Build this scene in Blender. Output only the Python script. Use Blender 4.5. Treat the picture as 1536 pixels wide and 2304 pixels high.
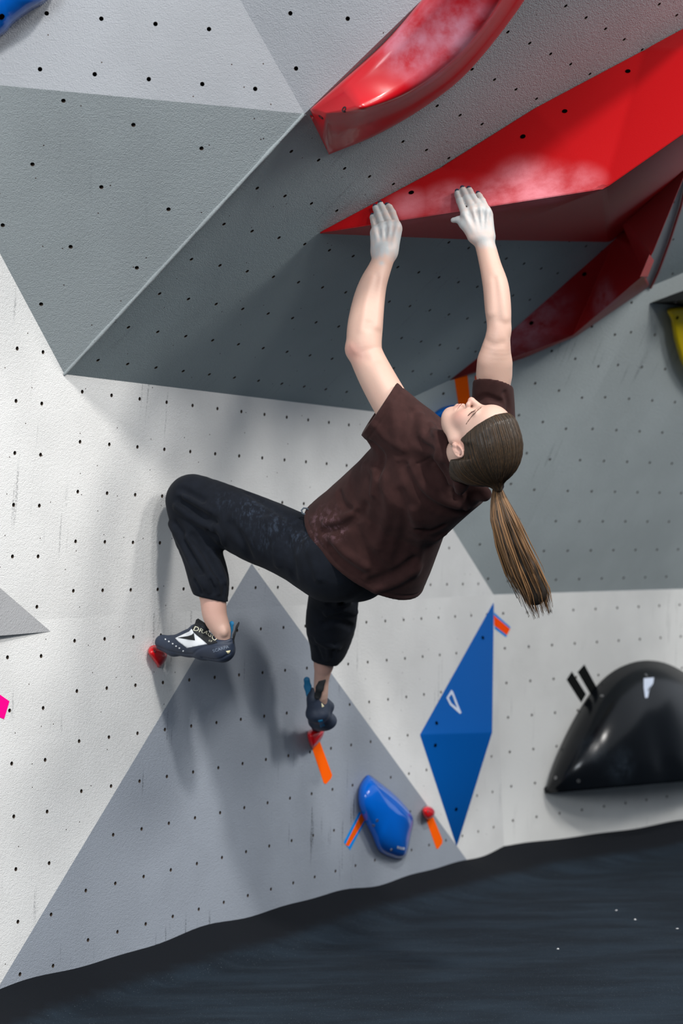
import bpy, bmesh, math, random
import numpy as np
from mathutils import Vector, Matrix
from mathutils.geometry import delaunay_2d_cdt

random.seed(7)
for o in list(bpy.data.objects): bpy.data.objects.remove(o)
scene = bpy.context.scene
COL = scene.collection

# ---------------------------------------------------------------- camera
# survey frame: x right, y down, z forward from the lens (metres); world: z up
FPX, CX, CY = 4000.0, 768.0, 1152.0
UPC = np.array([-.01721, -.99866, .04876]); UPC /= np.linalg.norm(UPC)
FWD = np.array([0, 0, 1.]) - UPC*UPC[2]; FWD /= np.linalg.norm(FWD)
RGT = np.cross(FWD, UPC)
MW = np.array([RGT, FWD, UPC])
CAMH = 1.0935
def wd(p): return np.atleast_2d(p) @ MW.T + np.array([0, 0, CAMH])
def wd1(p): return wd(p)[0]
cam_data = bpy.data.cameras.new('camera')
cam = bpy.data.objects.new('camera', cam_data); COL.objects.link(cam)
cm = Matrix.Identity(4)
for i, v in enumerate(([1, 0, 0], [0, -1, 0], [0, 0, -1])):
    w = MW @ np.array(v, float)
    for r in range(3): cm[r][i] = w[r]
cm[2][3] = CAMH
cam.matrix_world = cm
cam_data.sensor_fit = 'VERTICAL'; cam_data.sensor_height = 36; cam_data.sensor_width = 24
cam_data.lens = 36*FPX/2304
cam_data.clip_start = .05; cam_data.clip_end = 100
cam_data.dof.use_dof = True; cam_data.dof.focus_distance = 5.15; cam_data.dof.aperture_fstop = 2.5
scene.camera = cam

# ---------------------------------------------------------------- world, lamps, exposure
world = bpy.data.worlds.new('hall_light'); scene.world = world; world.use_nodes = True
bg = world.node_tree.nodes['Background']
bg.inputs['Color'].default_value = (.83, .90, 1.0, 1); bg.inputs['Strength'].default_value = .52
def lamp(name, loc, target, power, size, color=(1, .97, .93), spread=180):
    d = bpy.data.lights.new(name, 'AREA'); d.shape = 'DISK'; d.size = size; d.energy = power; d.color = color
    d.spread = math.radians(spread)
    o = bpy.data.objects.new(name, d); COL.objects.link(o); o.location = loc
    o.rotation_euler = (Vector(target)-Vector(loc)).to_track_quat('-Z', 'Y').to_euler()
    return o
lamp('high_bay_lamp', (1.5, 1.0, 6.1), (-.3, 5.6, 1.2), 165, .45)
lamp('high_bay_lamp', (4.2, 3.6, 4.6), (-.2, 6, 1), 100, 1.0)
lamp('high_bay_lamp', (3.4, .2, 5.2), (.2, 6.2, 1), 80, 1.0)
lamp('hall_window', (-3.2, -4.5, 3.6), (0, 6, 1.4), 260, 3.0, (.88, .94, 1))
vs = scene.view_settings
vs.view_transform = 'Standard'; vs.look = 'None'; vs.gamma = 1; vs.use_curve_mapping = False
vs.exposure = 0.72

# ---------------------------------------------------------------- geometry helpers
def ray(x, y): return np.array([(x-CX)/FPX, (y-CY)/FPX, 1.])
def P(x, y, Z): return ray(x, y)*Z
def plane(a, b, c):
    n = np.cross(b-a, c-a); n /= np.linalg.norm(n)
    if n @ a > 0: n = -n                     # normal faces the lens
    return n, n @ a
def hit(pl, x, y, h=0.0):
    n, d = pl; r = ray(x, y)
    return r*((d+h)/(n @ r))
def link(name, me, parent=None, loc=None):
    o = bpy.data.objects.new(name, me); COL.objects.link(o)
    if parent is not None: o.parent = parent
    if loc is not None: o.location = loc
    return o
def empty(name, loc):
    o = link(name, None); o.location = tuple(loc); o.empty_display_size = .05
    return o
def tag(o, label=None, cat=None, group=None, kind=None):
    if label: o['label'] = label
    if cat: o['category'] = cat
    if group: o['group'] = group
    if kind: o['kind'] = kind
    return o
def mesh_obj(name, verts, faces, mat, parent=None, smooth=False, world_space=False, col=None, midx=None, uv=None):
    """verts in survey frame (or world); object origin at the lowest-centre of its own bounds"""
    v = np.asarray(verts, float)
    if not world_space: v = wd(v)
    org = np.array([(v[:, 0].min()+v[:, 0].max())/2, (v[:, 1].min()+v[:, 1].max())/2, v[:, 2].min()])
    me = bpy.data.meshes.new(name)
    me.from_pydata((v-org).tolist(), [], [list(map(int, f)) for f in faces])
    for m in (mat if isinstance(mat, (list, tuple)) else [mat]): me.materials.append(m)
    if midx is not None: me.polygons.foreach_set('material_index', np.asarray(midx, np.int32))
    if smooth: me.polygons.foreach_set('use_smooth', np.ones(len(me.polygons), bool))
    if col is not None:
        a = me.color_attributes.new('Col', 'FLOAT_COLOR', 'POINT')
        c = np.ones((len(v), 4), np.float32); c[:, :3] = col
        a.data.foreach_set('color', c.ravel())
    if uv is not None:
        l = me.uv_layers.new(name='UVMap')
        idx = np.empty(len(me.loops), np.int32); me.loops.foreach_get('vertex_index', idx)
        l.data.foreach_set('uv', np.asarray(uv, np.float32)[idx].ravel())
    me.update()
    ploc = np.zeros(3)
    q = parent
    while q is not None: ploc = ploc+np.array(q.location); q = q.parent
    return link(name, me, parent, tuple(org-ploc))

# ---------------------------------------------------------------- materials
def srgb(r, g, b):
    f = lambda c: (c/12.92 if c <= .04045 else ((c+.055)/1.055)**2.4)
    return (f(r/255), f(g/255), f(b/255), 1)
class NT:
    def __init__(s, name):
        s.m = bpy.data.materials.new(name); s.m.use_nodes = True; s.t = s.m.node_tree; s.n = s.t.nodes
        s.p = s.n['Principled BSDF']
    def new(s, typ, **kw):
        n = s.n.new(typ)
        for k, v in kw.items(): setattr(n, k, v)
        return n
    def ln(s, a, b): s.t.links.new(a, b)
    def val(s, sock, v):
        if hasattr(v, 'is_linked') or isinstance(v, bpy.types.NodeSocket): s.ln(v, sock)
        else: sock.default_value = v
    def noise(s, vec, scale, detail=3, rough=.55, dims='3D'):
        n = s.new('ShaderNodeTexNoise', noise_dimensions=dims); s.ln(vec, n.inputs['Vector'])
        n.inputs['Scale'].default_value = scale; n.inputs['Detail'].default_value = detail; n.inputs['Roughness'].default_value = rough
        return n.outputs['Fac']
    def ramp(s, fac, a, b, lo=0., hi=1.):
        n = s.new('ShaderNodeMapRange'); n.inputs[1].default_value = a; n.inputs[2].default_value = b
        n.inputs[3].default_value = lo; n.inputs[4].default_value = hi; n.interpolation_type = 'SMOOTHSTEP'
        s.ln(fac, n.inputs[0]); return n.outputs[0]
    def math(s, op, a, b=None):
        n = s.new('ShaderNodeMath', operation=op); s.val(n.inputs[0], a)
        if b is not None: s.val(n.inputs[1], b)
        return n.outputs[0]
    def mix(s, fac, a, b):
        n = s.new('ShaderNodeMix', data_type='RGBA'); s.val(n.inputs[0], fac); s.val(n.inputs[6], a); s.val(n.inputs[7], b)
        return n.outputs[2]
    def scale(s, vec, v):
        n = s.new('ShaderNodeVectorMath', operation='MULTIPLY'); s.ln(vec, n.inputs[0]); n.inputs[1].default_value = v
        return n.outputs[0]
    def dist(s, vec, p):
        n = s.new('ShaderNodeVectorMath', operation='DISTANCE'); s.ln(vec, n.inputs[0]); n.inputs[1].default_value = tuple(p)
        return n.outputs['Value']
    def bump(s, h, strength, dist=.002):
        n = s.new('ShaderNodeBump'); n.inputs['Strength'].default_value = strength; n.inputs['Distance'].default_value = dist
        s.ln(h, n.inputs['Height']); s.ln(n.outputs[0], s.p.inputs['Normal'])
    def uv(s): return s.new('ShaderNodeTexCoord').outputs['UV']
    def pos(s): return s.new('ShaderNodeNewGeometry').outputs['Position']
    def set(s, **kw):
        for k, v in kw.items(): s.val(s.p.inputs[k.replace('_', ' ')], v)
        return s.m

def wall_paint(name, rgb, scuff=.35, dots=True, dirt=.10, seed=0.):
    t = NT(name); uv = t.uv()
    off = t.new('ShaderNodeVectorMath', operation='ADD'); t.ln(uv, off.inputs[0]); off.inputs[1].default_value = (seed*3.1, seed*1.7, 0)
    v = off.outputs[0]
    c = np.array(srgb(*rgb)); dark = tuple(c[:3]*(1-dirt))+(1,)
    base = t.mix(t.ramp(t.noise(v, 1.6, 4, .6, '2D'), .35, .65), dark, tuple(c))
    # rubber scuffs: thin vertical streaks, only in some patches
    st = t.ramp(t.noise(t.scale(v, (46, 2.4, 1)), 1, 3, .55, '2D'), .62, .72)
    pt = t.ramp(t.noise(v, 2.3, 2, .5, '2D'), .56, .68)
    gr = t.ramp(t.noise(v, 160, 2, .6, '2D'), .35, .6)
    base = t.mix(t.math('MULTIPLY', t.math('MULTIPLY', st, pt), t.math('MULTIPLY', gr, scuff)), base, (.06, .07, .08, 1))
    if dots:
        vo = t.new('ShaderNodeTexVoronoi', voronoi_dimensions='2D'); t.ln(v, vo.inputs['Vector']); vo.inputs['Scale'].default_value = 8.5
        sel = t.math('GREATER_THAN', vo.outputs['Color'], .45)
        d = t.ramp(vo.outputs['Distance'], .012, .022, 1, 0)
        base = t.mix(t.math('MULTIPLY', d, sel), base, (.05, .03, .025, 1))
    h = t.math('ADD', t.noise(v, 260, 2, .6, '2D'), t.math('MULTIPLY', t.noise(v, 90, 2, .5, '2D'), .6))
    t.bump(h, .65, .0024)
    return t.set(Base_Color=base, Roughness=.72)
def plain(name, rgb, rough=.5, metal=0., coat=0., bump=None, spec=.5):
    t = NT(name)
    if bump:
        tc = t.new('ShaderNodeTexCoord').outputs['Object']
        t.bump(t.noise(tc, bump[0], 3), bump[1], bump[2] if len(bump) > 2 else .001)
    t.p.inputs['Specular IOR Level'].default_value = spec
    return t.set(Base_Color=srgb(*rgb), Roughness=rough, Metallic=metal, Coat_Weight=coat)

M_hole = plain('drilled_ply', (70, 58, 48), .9)
M_dark = plain('hole_bottom', (10, 11, 12), .8)
M_steel = plain('bolt_steel', (165, 165, 165), .35, .9)
M_boltdark = plain('dark_bolt', (30, 28, 30), .5, .4)
def hold_mat(name, rgb, rough, coat=0., spots=(), chalk=(225, 215, 220), streak=(1, 1, 1), bump=(260, .15, .0008), nscale=22, spec=.4):
    t = NT(name); pos = t.pos()
    base = srgb(*rgb)
    n1 = t.noise(t.scale(pos, streak), nscale, 5, .62)
    rgh = rough
    if spots:
        tot = None
        for (p, r, s) in spots:
            g = t.math('MULTIPLY', t.ramp(t.dist(pos, p), r*.15, r, 1, 0), s)
            tot = g if tot is None else t.math('MAXIMUM', tot, g)
        fac = t.math('MULTIPLY', tot, t.ramp(n1, .22, .72))
        n2 = t.ramp(t.noise(pos, 3.0, 3), .35, .7, .93, 1.0)
        base = t.mix(fac, base, srgb(*chalk))
        rgh = t.math('ADD', t.math('MULTIPLY', fac, .5), rough)
    t.bump(t.noise(pos, bump[0], 2), bump[1], bump[2])
    t.p.inputs['Coat Roughness'].default_value = .08; t.p.inputs['Specular IOR Level'].default_value = spec
    return t.set(Base_Color=base, Roughness=rgh, Coat_Weight=coat)

# ================================================================ THE PLACE
vL = lambda x: 116-.035*(x-30)
L1 = plane(P(0, 1400, 600/vL(0)), P(0, 2200, 600/vL(0)), P(1100, 1400, 600/vL(1100)))
cA = P(145, 842, 5.27)                       # foot of the overhang's near crease
cV = P(685, 256, 4.85)                       # nose where the four top facets meet
cC = P(1110, 1338, 600/vL(1110))             # top of the concave corner
cF = P(1134, 1905, 600/vL(1134))
R1 = plane(cC, cF, cC+np.array([5521-CX, 1165-CY, FPX]))
cE = hit(R1, 1536, 1325)
L2 = plane(hit(L1, 160, 1390), cC, cA)
cJ = hit(L2, 855, 928)
Dp = plane(cA, cJ, cV)
cK = hit(Dp, 1462, 645)
RB1 = plane(cJ, cK, cC); RB2 = plane(cC, cK, cE)
cI = hit(L2, -213, 172)
Gp = plane(cA, cV, cI)
cT = P(540, 0, 4.80)
Wp = plane(cV, cI, cT)
cS = hit(Dp, 1010, -60)
Tp = plane(cV, cT, cS)
FLOOR_N = UPC
def meet_floor(pl, x0, x1, zf):
    """points of plane pl at world height zf, at image columns x0,x1 (survey of the skirting line)"""
    out = []
    for x in (x0, x1):
        lo, hi = 1400., 4000.
        for _ in range(60):
            m = (lo+hi)/2
            if wd1(hit(pl, x, m))[2] > zf: lo = m
            else: hi = m
        out.append(hit(pl, x, lo))
    return out
def lattice(pl, p0, p1, n, p2, m, ri=40):
    a, b, c = hit(pl, *p0), hit(pl, *p1), hit(pl, *p2)
    u, v = (b-a)/n, (c-a)/m
    return [a+i*u+j*v for i in range(-ri, ri+1) for j in range(-ri, ri+1)]
def panel(name, pl, poly, holes, mat, parent, region=None, r=.0062):
    n, d = pl; poly = np.asarray(poly)
    e1 = np.cross(n, UPC) if abs(n @ UPC) < .95 else np.array([1., 0, 0])
    e1 = e1-n*(e1 @ n); e1 /= np.linalg.norm(e1)
    e2 = np.cross(n, e1)
    if e2 @ UPC < 0: e1, e2 = -e1, -e2
    o = poly.mean(0)
    to2 = lambda q: np.stack([(q-o) @ e1, (q-o) @ e2], -1)
    p2 = to2(poly)
    area = .5*np.sum(p2[:, 0]*np.roll(p2[:, 1], -1)-np.roll(p2[:, 0], -1)*p2[:, 1])
    if area < 0: poly = poly[::-1]; p2 = p2[::-1]
    def inside(q):
        k = len(p2); best = 1e9; c = False
        for i in range(k):
            a, b = p2[i], p2[(i+1) % k]
            if (a[1] > q[1]) != (b[1] > q[1]) and q[0] < (b[0]-a[0])*(q[1]-a[1])/(b[1]-a[1])+a[0]: c = not c
            t = np.clip(((q-a) @ (b-a))/((b-a) @ (b-a)), 0, 1); best = min(best, np.linalg.norm(q-a-t*(b-a)))
        return c and best > .016
    cs = []
    for h in holes:
        if h[2] < 1: continue
        q = to2(h)
        if inside(q) and (region is None or region(h[0]/h[2]*FPX+CX, h[1]/h[2]*FPX+CY)):
            if all(abs(q[0]-c[0])+abs(q[1]-c[1]) > .03 for c in cs): cs.append(q)
    K = 10
    V = [Vector(q) for q in p2]; F = [list(range(len(p2)))]
    for q in cs:
        b = len(V)
        V += [Vector((q[0]+r*math.cos(2*math.pi*k/K), q[1]+r*math.sin(2*math.pi*k/K))) for k in range(K)]
        F.append(list(range(b, b+K)))
    ov, oe, of, vi, ei, fi = delaunay_2d_cdt(V, [], F, 1, 1e-7)
    imap = {}
    for k, l in enumerate(vi):
        for q in l: imap[q] = k
    v3 = [o+e1*q[0]+e2*q[1] for q in ov]; uv = [(q[0], q[1]) for q in ov]
    faces = [list(f) for f, s in zip(of, fi) if list(s) == [0]]; mi = [0]*len(faces)
    for f in F[1:]:
        ring = [imap[k] for k in f]; b = len(v3)
        v3 += [v3[k]-n*.02 for k in ring]; uv += [uv[k] for k in ring]
        for k in range(K):
            k2 = (k+1) % K
            faces.append([ring[k2], ring[k], b+k, b+k2]); mi.append(1)
        faces.append([b+k for k in range(K)]); mi.append(2)
    ob = mesh_obj(name, v3, faces, [mat, M_hole, M_dark], parent, midx=mi, uv=uv)
    return ob

PAINT_L = wall_paint('white_wall_paint', (228, 228, 226), .45, seed=0)
PAINT_L2 = PAINT_L
PAINT_TRI = wall_paint('slate_grey_paint', (150, 157, 167), .95, dots=False, seed=2)
PAINT_G = wall_paint('mid_grey_paint', (160, 167, 168), .15, seed=3)
PAINT_W = wall_paint('light_grey_paint', (144, 147, 151), .10, seed=4)
PAINT_D = wall_paint('overhang_grey_paint', (152, 166, 170), .3, seed=5)
PAINT_R = wall_paint('back_grey_paint', (170, 179, 180), .55, dots=False, seed=6)
PAINT_R1 = wall_paint('back_white_paint', (222, 222, 219), .35, dots=False, seed=8)

# ---- left wall: near-vertical; white with a grey painted triangle
kinkL = hit(L1, -700, 1437); 
zb = -.16
bL = meet_floor(L1, -700, 1137, zb)
wl = empty('wall_left', wd1(bL[0])); tag(wl, 'white climbing wall on the left with a grey painted triangle', None, None, 'structure')
tri_ap = hit(L1, 566, 1362)
triL = meet_floor(L1, -100, 1110, zb)
# triangle sides pass (566,1270) apex on the upper panel, and reach the mat at (0,2215) and (1048,1932)
def x_at(y, a, b): return a[0]+(b[0]-a[0])*(y-a[1])/(b[1]-a[1])
apx = (566, 1268)
kx = lambda x: 1390+(x-160)*(1338-1390)/(1110-160)          # kink line in the survey
def isect(a, b):     # triangle side with kink line
    for y in np.linspace(1300, 1420, 2401):
        x = x_at(y, a, b)
        if y >= kx(x): return (x, y)
tl = isect(apx, (0, 2215)); tr = isect(apx, (1048, 1932))
def down(pl, a, b, zf):
    """extend the line a->b (survey) to world height zf"""
    lo, hi = 0., 4.
    for _ in range(60):
        m = (lo+hi)/2; q = hit(pl, a[0]+(b[0]-a[0])*m, a[1]+(b[1]-a[1])*m)
        if wd1(q)[2] > zf: lo = m
        else: hi = m
    return q
gL = down(L1, apx, (0, 2215), zb); gR = down(L1, apx, (1048, 1932), zb)
HL1 = lattice(L1, (31, 1837), (106, 1826), 1, (45, 2192), 3)
HL1b = lattice(L1, (183, 1780), (598, 1709), 7, (198, 2115), 3)
H1 = [h for h in HL1 if h[0]/h[2]*FPX+CX < 145] + [h for h in HL1b if h[0]/h[2]*FPX+CX > 148]
TLp, TRp = hit(L1, *tl), hit(L1, *tr)
panel('wall_panel', L1, [kinkL, TLp, gL, bL[0]], H1, PAINT_L, wl)
panel('painted_triangle', L1, [TLp, TRp, gR, gL], H1, PAINT_TRI, wl)
panel('wall_panel', L1, [TRp, cC, bL[1], gR], H1, PAINT_L, wl)
HL2 = [h for h in lattice(L2, (36, 902), (94, 908), 1, (28, 1252), 3) if h[0]/h[2]*FPX+CX < 135] + \
      [h for h in lattice(L2, (180, 994), (484, 1021), 5, (170, 1218), 2) if h[0]/h[2]*FPX+CX > 140]
AP = hit(L2, *apx)
panel('wall_panel', L2, [hit(L2, -700, 1437), TLp, AP, TRp, cC, cJ, cA, cI, hit(L2, -700, 60)], HL2, PAINT_L2, wl)
panel('painted_triangle', L2, [TLp, AP, TRp], HL2, PAINT_TRI, wl)
# grey wedge that sticks out of the left edge of the wall
wtip = hit(L1, 114, 1421)
wa, wb_, wc = hit(L2, -330, 1038), hit(L1, -420, 1440), hit(L1, -380, 1462, .07)
wv = np.array([wtip, wa, wb_, wc])
WG = plane(wtip, wa, wc)
uvw = [(0, 0), (.5, .6), (.5, 0), (.6, .3)]
mesh_obj('wedge_panel', wv, [(0, 3, 1), (0, 2, 3), (1, 3, 2)], wall_paint('wedge_grey_paint', (165, 166, 168), .1, dots=False, seed=9), wl, uv=uvw)

# ---- overhang: four big facets
wo = empty('wall_overhang', wd1(cA)); tag(wo, 'faceted grey climbing overhang above the climber', None, None, 'structure')
HG = lattice(Gp, (228, 421), (379, 471), 1, (300, 281), 1, 12)
panel('overhang_facet', Gp, [cA, cV, cI], HG, PAINT_G, wo)
HW = lattice(Wp, (213, 167), (574, 200), 3, (228, 42), 1, 16)
wtop = cT+(cT-cV)*1.2
panel('overhang_facet', Wp, [cI, cV, wtop, hit(Wp, -700, -300), hit(Wp, -700, 100)], HW, PAINT_W, wo)
HT = lattice(Tp, (653, 30), (782, 42), 1, (640, -96), 1, 14)
stop = cS+(cS-cV)*.9
panel('overhang_facet', Tp, [cV, stop, wtop], HT, PAINT_W, wo)
# overhang underside: its right edge is where it meets the far wall
nD, dD = Dp; nB, dB = RB2
dirr = np.cross(nD, nB); dirr /= np.linalg.norm(dirr)
if dirr[0] < 0: dirr = -dirr
cK2 = cK+dirr*1.6
HD = lattice(Dp, (567, 520), (741, 563), 3, (287, 819), 4, 34)
panel('overhang_facet', Dp, [cA, cJ, cK, cK2, hit(Dp, 2000, -120), hit(Dp, 1500, -260), stop, cV], HD, PAINT_D, wo)

# worn, paint-thickened bead along the near crease and the ridge above it
def bead(a, b, r, mat, parent):
    d_ = (b-a)/np.linalg.norm(b-a); s_ = np.cross(d_, [.2, .1, 1.]); s_ /= np.linalg.norm(s_); t_ = np.cross(d_, s_); V, F = [], []
    for i, p in enumerate(np.linspace(0, 1, 24)):
        c_ = a+(b-a)*p; rr_ = r*(1+.18*math.sin(i*2.3)+.1*math.sin(i*5.1))
        for k in range(8): V.append(c_+rr_*(s_*math.cos(6.2832*k/8)+t_*math.sin(6.2832*k/8)))
    for i in range(23):
        for k in range(8): F.append((i*8+k, i*8+(k+1) % 8, (i+1)*8+(k+1) % 8, (i+1)*8+k))
    mesh_obj('edge_bead', V, F, mat, parent, smooth=True, uv=[(v[0]*2, v[1]*2) for v in V])
bead(cA, cV, .0055, PAINT_G, wo)
# ---- far right wall
wr = empty('wall_right', wd1(cF)); tag(wr, 'grey and white climbing wall at the back right', None, None, 'structure')
HB1 = lattice(RB1, (1257, 879), (1309, 895), 1, (1149, 1089), 3, 20)
panel('wall_panel', RB1, [cJ, cK, cC], HB1, PAINT_R, wr)
HB2 = lattice(RB2, (1361, 894), (1518, 905), 3, (1250, 1173), 4, 26)
cE2 = hit(R1, 1950, 1310)
panel('wall_panel', RB2, [cC, cE, cE2, cK2, cK], HB2, PAINT_R, wr)
HR = lattice(R1, (1189, 1455), (1531, 1432), 7, (1206.5, 1838), 5, 24)
bR = meet_floor(R1, 1137, 1950, zb)
panel('wall_panel', R1, [cC, bL[1], bR[1], cE2, cE], HR, PAINT_R1, wr)

# ---- floor: padded mat under a dark cover that ramps up against the walls
t = NT('mat_cover'); pos = t.pos()
fine = t.noise(pos, 420, 2, .7); cloud = t.noise(t.scale(pos, (1, 2.5, 1)), 2.2, 4, .6)
strk = t.noise(t.scale(pos, (1.2, 9, 1)), 1.5, 3)
cc = t.mix(t.ramp(cloud, .35, .68), srgb(22, 30, 38), srgb(32, 43, 53))
cc = t.mix(t.math('MULTIPLY', t.ramp(strk, .5, .8), .22), cc, srgb(52, 64, 74))
cc = t.mix(t.math('MULTIPLY', t.ramp(t.noise(pos, 240, 2, .5), .66, .74), .35), cc, srgb(120, 130, 138))
t.bump(t.math('ADD', fine, t.math('MULTIPLY', t.noise(t.scale(pos, (1, 3, 1)), 6, 3), 1.6)), .5, .004)
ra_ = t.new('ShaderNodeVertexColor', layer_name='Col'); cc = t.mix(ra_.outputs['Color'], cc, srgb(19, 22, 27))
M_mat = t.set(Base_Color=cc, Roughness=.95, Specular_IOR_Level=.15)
wL0, wC0, wR0 = wd1(bL[0])[:2], wd1(bL[1])[:2], wd1(bR[1])[:2]
def wall_dist(q):
    def sd(a, b):
        d = (b-a)/np.linalg.norm(b-a); nn = np.array([d[1], -d[0]]); return (q-a) @ nn
    return np.minimum(sd(wL0, wC0), sd(wC0, wR0))
nx, ny = 230, 260
gx = np.concatenate([[-9, -6, -4.2], np.linspace(-3.2, 4.6, nx-6), [5.6, 7, 9]]); gy = np.concatenate([[-9, -5, -2, 0, .7], np.linspace(1.2, 10.2, ny-5)])
XX, YY = np.meshgrid(gx, gy); Q = np.stack([XX.ravel(), YY.ravel()], -1)
dw = wall_dist(Q)
rr = np.random.RandomState(3)
wr_ = np.zeros(len(Q))
for k in range(16):
    ang = rr.uniform(-.25, .45); fr = rr.uniform(6, 26); ph = rr.uniform(0, 6.3); am = .0009*8/fr
    s_ = Q @ np.array([-math.sin(ang), math.cos(ang)]); l_ = Q @ np.array([math.cos(ang), math.sin(ang)])
    wr_ += am*np.sin(fr*s_+ph+1.3*np.sin(1.1*l_+ph))*(.5+.5*np.sin(.9*l_+2*ph))
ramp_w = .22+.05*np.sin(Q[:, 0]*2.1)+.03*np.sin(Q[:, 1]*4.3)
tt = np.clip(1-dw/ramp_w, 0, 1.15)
lip = .010*np.sin(Q[:, 1]*3.1+1)+.006*np.sin(Q[:, 1]*9.7)+.004*np.sin(Q[:, 1]*17)
ZZ = -.105+(.105+lip)*(tt**1.25)+wr_*(1-.4*np.clip(tt, 0, 1))
keep = dw > -.10
idx = np.arange(nx*ny).reshape(ny, nx)
fq = np.stack([idx[:-1, :-1], idx[:-1, 1:], idx[1:, 1:], idx[1:, :-1]], -1).reshape(-1, 4)
fq = fq[keep[fq].all(1)]
used = np.unique(fq); rem = -np.ones(nx*ny, int); rem[used] = np.arange(len(used))
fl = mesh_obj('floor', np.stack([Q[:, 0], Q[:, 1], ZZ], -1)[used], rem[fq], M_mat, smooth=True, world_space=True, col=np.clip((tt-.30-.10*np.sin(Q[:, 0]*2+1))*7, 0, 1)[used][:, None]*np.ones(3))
tag(fl, 'dark blue-black landing mat covering the floor', None, None, 'structure')
M_blocker = plain('blocker_wall_paint', (96, 104, 112), .9)
def slab(name, lo, hi, label):  # unseen hall walls, added to block level light and darken the undersides
    V = [(x, y, z) for x in (lo[0], hi[0]) for y in (lo[1], hi[1]) for z in (lo[2], hi[2])]
    o = mesh_obj(name, V, [(0, 1, 3, 2), (4, 6, 7, 5), (0, 4, 5, 1), (2, 3, 7, 6), (0, 2, 6, 4), (1, 5, 7, 3)], M_blocker, world_space=True)
    tag(o, label, None, None, 'structure')
slab('wall_blocker_front', (-9.2, -9.2, -.3), (9.2, -9.0, 3.4), 'unseen dark hall wall behind the viewer, added to block low light')
slab('wall_blocker_right', (9.0, -9.0, -.3), (9.2, 12, 3.4), 'unseen dark hall wall far to the right, added to block low light')
slab('wall_blocker_left', (-9.2, -9.0, -.3), (-9.0, 4.6, 3.4), 'unseen dark hall wall far to the left, added to block low light')
def floor_z(x, y):
    i = np.argmin((Q[:, 0]-x)**2+(Q[:, 1]-y)**2); return ZZ[i]

# ================================================================ HOLDS AND VOLUMES
M_pit = plain('bolt_pit', (6, 4, 4), 1., spec=0.)
def smooth_closed(pts, n):
    """Catmull-Rom resampling of a closed outline"""
    p = np.asarray(pts, float); k = len(p); out = []
    for i in range(k):
        p0, p1, p2, p3 = p[i-1], p[i], p[(i+1) % k], p[(i+2) % k]
        for tt in np.linspace(0, 1, n, endpoint=False):
            out.append(.5*((2*p1)+(-p0+p2)*tt+(2*p0-5*p1+4*p2-p3)*tt**2+(-p0+3*p1-3*p2+p3)*tt**3))
    return np.array(out)
def dome(name, pl, outline, H, mat, parent=None, rim=.3, shift=(0, 0), prof=((1, 0), (.93, .45), (.8, .72), (.6, .9), (.35, .98), (.12, 1)), n=6, sharp=False, drop=None):
    """moulded hold: base loop on the wall, rim, inner loops rising to height H. rim: share of H at the edge away from the wall line"""
    o = smooth_closed(outline, n) if not sharp else np.array([np.array(a)+(np.array(b)-np.array(a))*t_ for a, b in zip(outline, outline[1:]+outline[:1]) for t_ in np.linspace(0, 1, n, endpoint=False)], float)
    c = o.mean(0)+np.array(shift)
    nrm = pl[0]
    ring0 = np.array([hit(pl, *q) for q in o])
    # side of the outline that turns away from the lens is lifted off the wall; below it the flank drops straight back
    off = nrm[:2]/np.linalg.norm(nrm[:2])
    side = np.clip(((o-c)/np.abs(o-c).max()) @ off, 0, 1)
    rimh = H*rim*side
    V, F = [], []
    K = len(o)
    flank = [hit(pl, *q, h)-nrm*h for q, h in zip(o, rimh)]
    V += flank
    V += [hit(pl, *q, h) for q, h in zip(o, rimh)]
    for s, hh in prof[1:]:
        V += [hit(pl, *(c+(q-c)*s), h0+(H-h0)*hh) for q, h0 in zip(o, rimh)]
    L = len(prof)+1
    for l in range(L-1):
        for k in range(K):
            k2 = (k+1) % K
            F.append((l*K+k, l*K+k2, (l+1)*K+k2, (l+1)*K+k))
    V.append(hit(pl, *c, H)); top = len(V)-1
    for k in range(K): F.append(((L-1)*K+k, (L-1)*K+(k+1) % K, top))
    return mesh_obj(name, V, F, mat, parent, smooth=True)
def disc(name, p, nrm, r, mat, parent, depth=.003, n=14, hollow=True):
    """bolt head: flat ring with a sunken socket"""
    nrm = nrm/np.linalg.norm(nrm); a = np.cross(nrm, [0.3, .9, .2]); a /= np.linalg.norm(a); b = np.cross(nrm, a)
    V, F = [], []
    for rad, h in ((r, -.004), (r, depth), (r*.55, depth), (r*.5, depth-.004)):
        V += [p+nrm*h+rad*(a*math.cos(2*math.pi*k/n)+b*math.sin(2*math.pi*k/n)) for k in range(n)]
    for l in range(3):
        for k in range(n): F.append((l*n+k, l*n+(k+1) % n, (l+1)*n+(k+1) % n, (l+1)*n+k))
    F.append([3*n+k for k in range(n)])
    return mesh_obj(name, V, F, mat, parent)
def hole(name, p, nrm, r, parent, n=12):
    nrm = nrm/np.linalg.norm(nrm); a = np.cross(nrm, [0.3, .9, .2]); a /= np.linalg.norm(a); b = np.cross(nrm, a)
    ring = lambda rad, h: [p+nrm*h+rad*(a*math.cos(2*math.pi*k/n)+b*math.sin(2*math.pi*k/n)) for k in range(n)]
    V = ring(r, -.003)+ring(r, .0006)+ring(r*.7, .0004); F = [(l*n+k, l*n+(k+1) % n, (l+1)*n+(k+1) % n, (l+1)*n+k) for l in range(2) for k in range(n)]
    F.append([2*n+k for k in range(n)])
    return mesh_obj(name, V, F, M_pit, parent)
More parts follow.
